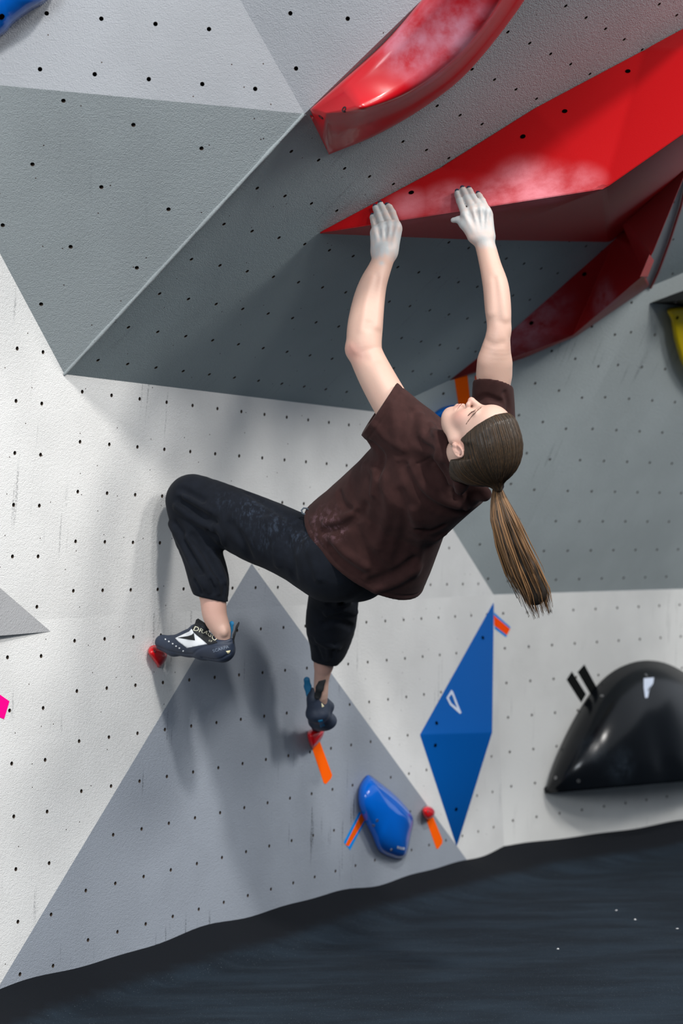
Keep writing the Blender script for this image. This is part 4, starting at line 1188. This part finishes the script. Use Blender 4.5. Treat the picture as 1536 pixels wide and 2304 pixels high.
# single strands combed over the cap towards the tie
rs = np.random.RandomState(11)
tie = hp(.078, -.122, 0)
paths, rads, cols = [], [], []
K_ = 1500; st_ = np.linspace(0, 1, 12)
f0 = rs.uniform(-.10, .082, K_); l0 = rs.uniform(-.074, .078, K_); u0 = hairline(f0)+rs.uniform(.002, .05, K_); ends = rs.uniform(.6, 1, K_)
A_ = np.stack([u0, f0, l0], -1); B_ = np.array([.075, -.112, 0])
tq = ends[:, None]*st_[None]
Q_ = A_[:, None]*(1-tq[..., None])+B_*tq[..., None]
c0_ = np.array([.045, -.012, 0]); dr_ = Q_.reshape(-1, 3)-c0_; dr_ /= np.linalg.norm(dr_, axis=1, keepdims=True)
lo1, hi1 = np.full(len(dr_), .05), np.full(len(dr_), .15)
for _ in range(12):
    m_ = (lo1+hi1)/2; in_ = hair(HC+(c0_+dr_*m_[:, None]) @ HR_.T) < 0
    lo1 = np.where(in_, m_, lo1); hi1 = np.where(in_, hi1, m_)
W_ = (HC+(c0_+dr_*(lo1+.0001)[:, None]) @ HR_.T).reshape(K_, 12, 3)
for k in range(K_):
    if np.abs(np.diff(W_[k], axis=0)).max() > .035: continue
    paths.append(W_[k]); rads.append(np.array([.0001]+[.00042]*9+[.0003, .0001])); cols.append(H1c+(H3c-H1c)*.35*rs.uniform(0, 1)**2)
V, F, C = tubes(paths, rads, cols, 3)
mesh_obj('hair_strands', V, F, M_hair, person, smooth=True, col=C)
# hair tie
V, F = [], []
tdir = P(1120, 1120, 4.9)-tie; tdir /= np.linalg.norm(tdir); ta = np.cross(tdir, [0, 0, 1.]); ta /= np.linalg.norm(ta); tb_ = np.cross(tdir, ta)
TC = P(1119, 1094, 4.93)
for i in range(20):
    for j in range(8):
        th, ph = 2*math.pi*i/20, 2*math.pi*j/8
        V.append(TC+(ta*math.cos(th)+tb_*math.sin(th))*(.0135+.005*math.cos(ph))+tdir*.007*math.sin(ph))
for i in range(20):
    for j in range(8): F.append((i*8+j, ((i+1) % 20)*8+j, ((i+1) % 20)*8+(j+1) % 8, i*8+(j+1) % 8))
mesh_obj('hair_tie', V, F, plain('navy_elastic', (22, 24, 38), .8), person, smooth=True)
# ponytail: swept locks
ctrl = [(1118, 1088, 4.93), (1122, 1120, 4.915), (1134, 1170, 4.905), (1152, 1225, 4.905), (1178, 1285, 4.91), (1203, 1335, 4.915), (1219, 1388, 4.92)]
wid = [6, 15, 30, 37, 43, 38, 25]
cc_ = np.array(ctrl); ts = np.linspace(0, 1, len(ctrl))
paths, rads, cols = [], [], []
for k in range(420):
    ang = rs.uniform(0, 6.283); rho = math.sqrt(rs.uniform(0, 1)); end = .62+.40*rs.beta(1.8, 1.5)
    ox, oz = rho*math.cos(ang), rho*math.sin(ang); wav = rs.normal()*.11; ph = rs.uniform(0, 6.28); m = 16
    pts_ = []
    for i in range(m):
        tq = end*i/(m-1)
        x = np.interp(tq, ts, cc_[:, 0]); y = np.interp(tq, ts, cc_[:, 1]); z = np.interp(tq, ts, cc_[:, 2]); w_ = np.interp(tq, ts, wid)
        # locks gather into a few clumps towards the ends
        cl = round(ang/6.283*6)/6*6.283; g = .75*tq**1.5
        oxx = ox*(1-g)+rho*math.cos(cl)*g; ozz = oz*(1-g)+rho*math.sin(cl)*g
        px_ = x+w_*(oxx*.92+wav*math.sin(3.5*tq+ph)*1.2)+5*math.sin(7*tq+cl)*tq; py_ = y-w_*.35*oxx*tq
        pts_.append(P(px_, py_, z+w_*1.23e-3*.75*ozz))
    pts_ = np.array(pts_); paths.append(pts_)
    rads.append(np.interp(np.linspace(0, 1, m), [0, .08, .7, 1], [.0010, .0018, .0018, .0003]))
    cols.append(H1c*.9+(H3c-H1c*.9)*rs.beta(1.3, 1.9))
for k in range(7):      # stray hairs
    tq0 = rs.uniform(.3, .8); side = rs.choice([-1, 1]); pts_ = []
    for i in range(8):
        tq = min(1, tq0+.3*i/7); x = np.interp(tq, ts, cc_[:, 0]); y = np.interp(tq, ts, cc_[:, 1]); w_ = np.interp(tq, ts, wid)
        pts_.append(P(x+side*w_*(.8+.45*i/7), y+rs.normal()*1.0, 4.91))
    paths.append(np.array(pts_)); rads.append(np.full(8, .0005)); cols.append(H2c)
V, F, C = tubes(paths, rads, cols, 4)
mesh_obj('ponytail', V, F, M_hair, person, smooth=True, col=C)
core = SDF()
for (a, wa_), (b, wb2) in zip(list(zip(ctrl, wid))[:-2], list(zip(ctrl, wid))[1:-1]):
    core.seg(P(*a), P(*b), wa_*.72*4.9/FPX, wb2*.72*4.9/FPX, .005, (0, 0, 1), .7)
pb = np.array([P(1090, 1060, 4.85), P(1260, 1400, 4.99)])
sdf_obj('ponytail_core', core, pb.min(0), pb.max(0), .004, M_hair, person, it=1, colfn=lambda V, N_: np.tile(H1c*.8, (len(V), 1)))

# ================================================================ CLOTHES
def cloth_mat(name, rgb, chalk_pts=(), chalk_rgb=(150, 140, 150), weave=900, streak=None):
    t = NT(name); pos = t.pos(); base = srgb(*rgb)
    c2 = tuple(np.array(base[:3])*.78)+(1,)
    base = t.mix(t.ramp(t.noise(pos, 30, 4), .35, .65), base, c2)
    tot = None
    for (p, r, s) in chalk_pts:
        g = t.math('MULTIPLY', t.ramp(t.dist(pos, p), r*.1, r, 1, 0), s); tot = g if tot is None else t.math('MAXIMUM', tot, g)
    if tot is not None:
        fac = t.math('MULTIPLY', tot, t.ramp(t.noise(t.scale(pos, streak or (1, 1, 1)), 55, 5, .65), .46, .70))
        base = t.mix(fac, base, srgb(*chalk_rgb))
    t.bump(t.math('ADD', t.noise(pos, weave, 2), t.math('MULTIPLY', t.noise(pos, 60, 3), 1.2)), .35, .0012)
    t.p.inputs['Sheen Weight'].default_value = .03; t.p.inputs['Sheen Roughness'].default_value = .5
    return t.set(Base_Color=base, Roughness=.9, Specular_IOR_Level=.15)
def unit(v): return v/np.linalg.norm(v)
# ---- t-shirt
hemC, nekC = P(818, 1250, 5.42), P(1020, 1025, 5.12)
axd = unit(nekC-hemC); ud = unit(np.array([.79, .61, 0])-axd*(np.array([.79, .61, 0]) @ axd)); vd = np.cross(axd, ud)
def st(x, y, Z, hu, hv): return (P(x, y, Z), hu*Z/FPX, ud, hv, vd)
shirt = SDF()
shirt.add(f_loft([st(752, 1318, 5.50, 166, .185), st(818, 1243, 5.43, 162, .185), st(848, 1203, 5.38, 150, .18), st(898, 1127, 5.30, 128, .165), st(946, 1080, 5.22, 130, .175), st(992, 1044, 5.16, 128, .16), st(1030, 1020, 5.12, 95, .10)], axd), .01)
SLN = np.array([-.83, -.56, -.05])
def f_sl(p): return np.maximum(f_seg(P(935, 1000, 5.14), P(838, 903, 5.13), .098, .0905)(p), (p-P(854, 917, 5.13)) @ unit(SLN))
shirt.add(f_sl, .045)
shirt.seg(P(975, 1030, 5.15), P(930, 985, 5.12), .085, .075, .04)
shirt.seg(P(1010, 1015, 5.22), P(1100, 975, 5.32), .075, .068, .04)
SRN = np.array([.17, -1., .15])
def f_sr(p): return np.maximum(f_seg(P(1108, 965, 5.32), P(1109, 835, 5.245), .070, .0580)(p), (p-P(1109, 863, 5.25)) @ unit(SRN))
shirt.add(f_sr, .03)
shirt.seg(P(1045, 1100, 5.12), P(1088, 1112, 5.06), .036, .022, .03)          # loose collar at the nape
shirt.seg(P(950, 990, 5.08), P(994, 1006, 5.00), .052, .030, .04)
shirt.seg(P(992, 985, 4.985), P(1007, 1032, 4.965), .020, .022, .04)
shirt.seg(P(1007, 1032, 4.965), P(1032, 1085, 4.985), .022, .030, .04)
base_s = SDF(); base_s.pr = list(shirt.pr)
def fold(S, base, pts, w, amp, z0=4.8, z1=5.75):
    q = curve(pts, 4) if len(pts) > 2 else np.array(pts)
    amp *= 1.45 if S is shirt else 1.9
    S.fold(list(trace_many(base, [tuple(a) for a in q], z0, z1)), w, amp)
for pts, w, a in [
    ([(906, 1050), (935, 1101), (973, 1136), (1014, 1152), (1048, 1154)], .013, -.013), ([(925, 1048), (955, 1092), (990, 1122), (1030, 1138)], .013, .010),
    ([(1028, 1092), (1040, 1120), (1048, 1145)], .009, .008), ([(980, 1048), (994, 1080), (1008, 1112)], .010, .009), ([(996, 1050), (1012, 1085), (1022, 1120)], .009, -.008),
    ([(950, 1208), (975, 1214), (1000, 1200)], .012, .009), ([(940, 1190), (968, 1196), (996, 1184)], .010, -.008),
    ([(848, 1326), (893, 1310), (938, 1280)], .014, .010), ([(838, 1308), (885, 1292), (932, 1258)], .014, -.009),
    ([(727, 1196), (772, 1187), (810, 1160), (823, 1139)], .011, -.009), ([(732, 1176), (765, 1168), (795, 1150)], .010, .010),
    ([(762, 1110), (775, 1139), (804, 1155)], .010, -.010), ([(748, 1212), (775, 1243), (823, 1275)], .013, .008), ([(742, 1232), (770, 1264), (812, 1292)], .012, -.007),
    ([(880, 909), (886, 955), (888, 999)], .012, .006), ([(928, 925), (931, 986), (975, 1015)], .010, -.009), ([(950, 935), (955, 985), (985, 1005)], .010, .007),
    ([(970, 955), (986, 995), (980, 1030)], .009, .009), ([(836, 999), (860, 1027), (850, 1070)], .010, -.010), ([(820, 1045), (842, 1062), (838, 1110)], .012, .007),
    ([(893, 1043), (941, 1043), (979, 1024)], .0035, -.003), ([(862, 1075), (872, 1150), (850, 1230)], .016, .006), ([(900, 1110), (912, 1180), (895, 1260)], .016, -.006),
    ([(930, 1150), (945, 1220), (935, 1290)], .016, .006), ([(800, 1190), (820, 1235), (870, 1290)], .016, -.006),
    ([(845, 960), (865, 985), (905, 1010)], .012, .006)]: fold(shirt, base_s, pts, w, a)
for pts, w, a in [([(1075, 900), (1095, 893), (1125, 905)], .008, -.008), ([(1082, 915), (1105, 910), (1130, 925)], .008, .008), ([(1135, 885), (1142, 910), (1140, 935)], .007, -.006)]:
    fold(shirt, base_s, pts, w, a)
hp1, hp2, hp3 = P(686, 1148, 5.42), P(950, 1342, 5.42), P(768, 1298, 5.255)
hn = np.cross(hp2-hp1, hp3-hp1); hn = unit(hn)
if hn @ axd > 0: hn = -hn
shirt.cut(lambda p: (p-hp1) @ hn, .004)
hem_in = hp1-hn*.020
# stitched hem: shallow groove parallel to the edge
def f_hem(p): return np.abs((p-hem_in) @ hn)
shirt.pr.insert(len(shirt.pr)-1, Prim(f_hem, (.0028, -.0022), 'f'))
def f_slst(p): return np.abs((p-P(854, 917, 5.13)) @ unit(SLN)+.022)+np.maximum(0, np.linalg.norm(p-P(854, 917, 5.13), axis=1)-.13)
shirt.pr.insert(len(shirt.pr)-1, Prim(f_slst, (.0028, -.0020), 'f'))
# hollow at sleeves, hem and neck
shirt.sub(f_seg(P(815, 840, 5.17), P(900, 950, 5.135), .080, .070), .004)
shirt.sub(f_seg(P(1110, 820, 5.24), P(1109, 858, 5.252), .0510, .0480), .003)
shirt.sub(f_seg(P(1036, 1035, 5.09), hp(-.02, -.01, 0), .034, .058), .004)
M_shirt = cloth_mat('brown_cotton', (58, 36, 34), [(wd1(P(735, 1180, 5.26)), .08, .42), (wd1(P(712, 1165, 5.3)), .06, .42), (wd1(P(705, 1215, 5.3)), .05, .5), (wd1(P(760, 1195, 5.24)), .045, .6)], (128, 98, 108))
sb = np.array([P(680, 840, 4.9), P(1160, 1350, 4.9), P(680, 840, 5.6), P(1160, 1350, 5.6)])
shirt_ob = sdf_obj('t_shirt', shirt, sb.min(0)-.02, sb.max(0)+.03, .0034, M_shirt, person, it=1,
                   disp=lambda V, N_: .0013*vnoise(V, 8, ((22, 1.2), (45, .8), (90, .4))))

# ---- trousers
pants = SDF()
pants.add(f_spline([S4(745, 1268, 5.41, 80), S4(690, 1243, 5.44, 77), S4(628, 1213, 5.485, 75), S4(573, 1190, 5.53, 74), S4(519, 1164, 5.58, 69), S4(470, 1141, 5.62, 63), S4(434, 1128, 5.64, 58)], 3), .03)
shank = [S4(434, 1128, 5.64, 58), S4(441, 1190, 5.625, 55), S4(454, 1244, 5.595, 47), S4(467, 1290, 5.565, 46), S4(472, 1314, 5.545, 44), S4(475, 1330, 5.54, 40)]
f_shank = f_spline(shank, 3)
def f_sh(p):
    d = f_shank(p)
    g = f_seg(P(476, 1333, 5.54), P(480, 1360, 5.535), .0475, .0470)(p)
    d = smin(d, g, .004)
    return np.maximum(d, (p-P(476, 1347, 5.54)) @ unit(np.array([-.20, .97, .0])))
pants.add(f_sh, .022)
pants.seg(P(745, 1262, 5.39), P(802, 1268, 5.5), .112, .112, .05)
rth = [S4(795, 1268, 5.52, 80), S4(755, 1300, 5.93, 62)]
pants.chain(rth, .04)
rsh = [S4(754, 1300, 5.93, 60), S4(750, 1345, 6.0, 57), S4(744, 1400, 6.06, 57), S4(742, 1440, 6.1, 47), S4(738, 1462, 6.12, 40), S4(733, 1475, 6.13, 34)]
f_rshank = f_spline(rsh, 3)
def f_rs(p):
    d = f_rshank(p)
    d = smin(d, f_seg(P(731, 1478, 6.13), P(729, 1505, 6.15), .0430, .0415)(p), .004)
    return np.maximum(d, (p-P(731, 1491, 6.14)) @ unit(np.array([-.2, .97, .1])))
pants.add(f_rs, .03)
base_p = SDF(); base_p.pr = list(pants.pr)
for pts, w, a in [
    ([(403, 1126), (440, 1150), (482, 1174)], .012, -.012), ([(398, 1140), (432, 1164), (478, 1192)], .011, .010), ([(408, 1100), (430, 1112), (455, 1126)], .010, -.009),
    ([(415, 1118), (445, 1133), (470, 1148)], .010, .007), ([(384, 1180), (415, 1236), (440, 1285), (460, 1318)], .011, .008), ([(396, 1178), (430, 1240), (452, 1290)], .010, -.008),
    ([(418, 1210), (455, 1262), (485, 1312)], .010, .009), ([(432, 1205), (466, 1256), (494, 1305)], .010, -.008), ([(470, 1192), (490, 1212), (499, 1230)], .009, -.010),
    ([(480, 1180), (497, 1200), (503, 1222)], .008, .008), ([(478, 1240), (495, 1275), (505, 1310)], .010, .006), ([(455, 1300), (465, 1320), (470, 1332)], .005, .006), ([(485, 1300), (490, 1320), (492, 1335)], .005, .006),
    ([(500, 1300), (504, 1318), (503, 1338)], .005, -.006), ([(440, 1305), (450, 1322), (452, 1333)], .005, -.006), ([(474, 1305), (480, 1322), (481, 1334)], .005, -.006),
    ([(560, 1110), (600, 1135), (640, 1160), (672, 1190)], .012, -.005), ([(520, 1180), (545, 1215), (560, 1250)], .013, -.007), ([(600, 1170), (618, 1220), (625, 1270)], .014, .005),
    ([(640, 1200), (655, 1250), (660, 1295)], .014, -.006), ([(690, 1220), (705, 1260), (715, 1300)], .013, .006)]: fold(pants, base_p, pts, w, a, 5.2, 5.8)
for pts, w, a in [([(740, 1362), (770, 1352), (800, 1350)], .010, -.010), ([(735, 1380), (770, 1372), (800, 1378)], .010, .010), ([(728, 1405), (755, 1398), (792, 1412)], .010, -.010), ([(715, 1440), (735, 1452), (760, 1458)], .010, .008),
                  ([(712, 1455), (718, 1470), (722, 1482)], .005, -.006), ([(735, 1455), (738, 1470), (738, 1484)], .005, .006), ([(752, 1450), (750, 1470), (748, 1482)], .005, -.006)]: fold(pants, base_p, pts, w, a, 5.7, 6.3)
M_pants = cloth_mat('black_trouser_cloth', (21, 25, 33), [(wd1(P(560, 1135, 5.42)), .10, .55), (wd1(P(610, 1165, 5.36)), .10, .5), (wd1(P(660, 1200, 5.32)), .08, .6), (wd1(P(500, 1110, 5.47)), .08, .35), (wd1(P(585, 1220, 5.38)), .07, .3)], (66, 78, 96), streak=(1.6, 1, .7))
pb = np.array([P(360, 1050, 5.2), P(900, 1510, 6.4), P(900, 1050, 6.4), P(360, 1510, 5.2), P(340, 1060, 5.8)])
sdf_obj('trousers', pants, pb.min(0)-.02, pb.max(0)+.02, .0036, M_pants, person, it=1, disp=lambda V, N_: .0013*vnoise(V, 9, ((25, 1.), (60, .8), (110, .4))))
# drawstring loop at the waist
V, F = [], []
ring = [P(*q) for q in ((698, 1150, 5.40), (690, 1144, 5.39), (683, 1143, 5.385), (678, 1148, 5.385), (680, 1155, 5.385), (688, 1158, 5.39), (697, 1158, 5.40))]
V, F, C = tubes([np.array(ring)], [[.0028]*len(ring)], [(0, 0, 0)], 6)
mesh_obj('drawstring', V, F, plain('grey_cord', (84, 94, 104), .8), person, smooth=True)

# ================================================================ SHOES
M_rub = plain('navy_rubber', (38, 48, 66), .55, bump=(45, .35, .003)); M_shw = plain('white_microfibre', (222, 224, 226), .7, bump=(500, .1)); M_shb = plain('black_strap', (22, 25, 28), .7, bump=(300, .15))
M_tab = plain('teal_tab', (0, 105, 150), .6); M_txt = plain('cream_print', (214, 212, 190), .6); M_gtxt = plain('grey_print', (120, 132, 150), .6); M_tri = plain('cream_triangle', (232, 222, 180), .5)
def text_mesh(name, body_txt, S, p0, p1, hgt, z0, z1, mat, parent, bow=0., lift=.0012, spacing=1.0, xs=None):
    """printed lettering draped on the surface S between two survey points"""
    cu = bpy.data.curves.new(name, 'FONT'); cu.body = body_txt; cu.space_character = spacing; cu.resolution_u = 3
    ob = bpy.data.objects.new(name, cu); COL.objects.link(ob)
    dg = bpy.context.evaluated_depsgraph_get(); me = ob.evaluated_get(dg).to_mesh()
    v = np.array([q.co[:2] for q in me.vertices]); F = [list(p.vertices) for p in me.polygons]
    ob.evaluated_get(dg).to_mesh_clear(); bpy.data.objects.remove(ob); bpy.data.curves.remove(cu)
    v = v-v.min(0); W_ = v[:, 0].max(); Ht = v[:, 1].max()
    p0, p1 = np.array(p0, float), np.array(p1, float); d_ = p1-p0; L_ = np.linalg.norm(d_); d_ /= L_; nn = np.array([d_[1], -d_[0]])
    s = v[:, 0]/W_
    q = p0+d_*(s*L_)[:, None]+nn*(v[:, 1]/Ht*hgt+bow*4*s*(1-s))[:, None]
    pts = on_surface(S, [tuple(a) for a in q], z0, z1, lift)
    mesh_obj(name, pts, F, mat, parent)
# left shoe
sl = SDF()
sl.chain([S4(366, 1446, 5.66, 18), S4(392, 1453, 5.64, 22.5), S4(425, 1450, 5.61, 27), S4(458, 1455, 5.57, 29), S4(500, 1461, 5.52, 30)], .012)
sl.seg(P(408, 1446, 5.615), P(445, 1424, 5.575), .026, .028, .02)
sl.seg(P(445, 1424, 5.57), P(458, 1412, 5.56), .027, .016, .015)
sl.seg(P(500, 1458, 5.52), P(516, 1444, 5.51), .035, .015, .012)
sb0 = SDF(); sb0.pr = list(sl.pr)
for pts, w, a in [([(349, 1453), (372, 1463), (400, 1470), (432, 1473)], .0035, -.0028), ([(433, 1473), (445, 1462), (470, 1452), (500, 1449), (522, 1444)], .0028, -.0018), ([(455, 1480), (490, 1484), (518, 1470)], .003, -.002)]: fold(sl, sb0, pts, w, a, 5.4, 5.75)
sl.sub(f_seg(P(472, 1350, 5.535), P(503, 1420, 5.515), .044, .0325), .004)
shoeL = empty('climbing_shoe', (0, 0, 0)); shoeL.parent = person; shoeL.location = Vector(wd1(P(440, 1485, 5.58)))-person.location
shoeL['label'] = 'navy, white and black climbing shoe on the left foot'
b_ = np.array([P(335, 1380, 5.4), P(545, 1505, 5.75)])
sdf_obj('shoe_rubber', sl, b_.min(0)-.02, b_.max(0)+.02, .0022, M_rub, shoeL, it=1)
zz = (5.35, 5.75)
patch('white_panel', sl, [(394, 1436), (426, 1421), (431, 1415), (436, 1422), (467, 1449), (421, 1458), (402, 1444)], *zz, M_shw, shoeL, .0010, .003, 3)
patch('black_inset', sl, [(400, 1435), (424, 1431), (432, 1428), (436, 1424), (439, 1441), (418, 1438)], *zz, M_shb, shoeL, .0018, .003, 3)
patch('strap', sl, [(432, 1413), (437, 1408), (447, 1407), (462, 1415), (476, 1430), (489, 1446), (468, 1450), (452, 1437), (436, 1423)], *zz, M_shb, shoeL, .0026, .004, 3)
patch('tongue', sl, [(441, 1396), (446, 1393), (461, 1403), (470, 1418), (463, 1414), (448, 1406), (438, 1407)], *zz, M_shb, shoeL, .0022, .005, 3)
text_mesh('lettering', 'DRAGO', sl, (435, 1419), (485, 1445), 10, *zz, M_txt, shoeL, bow=4, lift=.0034)
text_mesh('lettering', 'LV', sl, (471, 1444), (478, 1446), 3.6, *zz, M_txt, shoeL, lift=.0034)
text_mesh('lettering', 'SCARPA', sl, (480, 1468), (515, 1458), 6.5, *zz, M_gtxt, shoeL, lift=.0012)
patch('heel_mark', sl, [(508, 1465), (518, 1463), (516, 1471), (512, 1471)], *zz, M_tri, shoeL, .0008, .002, 3)
for x, y in ((372, 1438.4), (379.7, 1443.4), (388.4, 1448.5), (396, 1454), (403.5, 1458.5), (412, 1465)):
    patch('vent_dot', sl, [(x+1.7*math.cos(a), y+1.7*math.sin(a)) for a in np.linspace(0, 6.28, 8, endpoint=False)], *zz, M_shw, shoeL, .0008, .002, 3)
def tab(name, pts, r, mat, parent, flat_ax):
    s = SDF()
    for a, b in zip(pts[:-1], pts[1:]): s.add(f_seg(a, b, r, r, flat_ax, .35), .004)
    v = np.array(pts); sdf_obj(name, s, v.min(0)-r*1.5, v.max(0)+r*1.5, .0016, mat, parent, it=1)
tab('pull_tab', [P(515, 1432, 5.53), P(517, 1415, 5.535), P(521, 1403, 5.53)], .0085, M_tab, shoeL, (.4, .2, 1))
tab('pull_tab', [P(524, 1447, 5.505), P(527, 1428, 5.50), P(533, 1410, 5.498), P(536, 1404, 5.498)], .0075, M_shb, shoeL, (1, .4, .2))
# right shoe, seen from behind
sr = SDF()
sr.seg(P(707, 1573, 6.20), P(713, 1604, 6.215), .028, .035, .012)
sr.seg(P(714, 1606, 6.22), P(725, 1622, 6.32), .036, .046, .02, (0, 1, .25), .62)
sr.seg(P(725, 1622, 6.32), P(714, 1637, 6.43), .043, .022, .02, (0, 1, .25), .7)
sr.seg(P(707, 1563, 6.195), P(706, 1553, 6.19), .018, .012, .012)
sr.seg(P(725, 1585, 6.24), P(738, 1590, 6.28), .030, .022, .02)
sr.sub(f_seg(P(723, 1500, 6.17), P(721, 1566, 6.21), .034, .0255), .004)
shoeR = empty('climbing_shoe', (0, 0, 0)); shoeR.parent = person; shoeR.location = Vector(wd1(P(720, 1642, 6.3)))-person.location
shoeR['label'] = 'navy climbing shoe on the right foot seen from the heel'
b_ = np.array([P(670, 1535, 6.1), P(775, 1660, 6.5)])
sdf_obj('shoe_rubber', sr, b_.min(0)-.02, b_.max(0)+.02, .0024, M_rub, shoeR, it=1)
zz = (6.05, 6.5)
patch('sole_mark', sr, [(715, 1621), (725, 1619), (731, 1633), (721, 1637)], *zz, M_tab, shoeR, .0008, .002, 3)
patch('heel_mark', sr, [(723, 1582), (729, 1589), (724, 1592)], *zz, M_tri, shoeR, .0008, .002, 3)
tab('pull_tab', [P(695, 1563, 6.20), P(692, 1545, 6.20), P(690, 1530, 6.195)], .0115, M_tab, shoeR, (.2, .1, 1))
tab('pull_tab', [P(714, 1566, 6.168), P(719, 1548, 6.156), P(725, 1531, 6.152)], .0125, M_shb, shoeR, (.2, .1, 1))
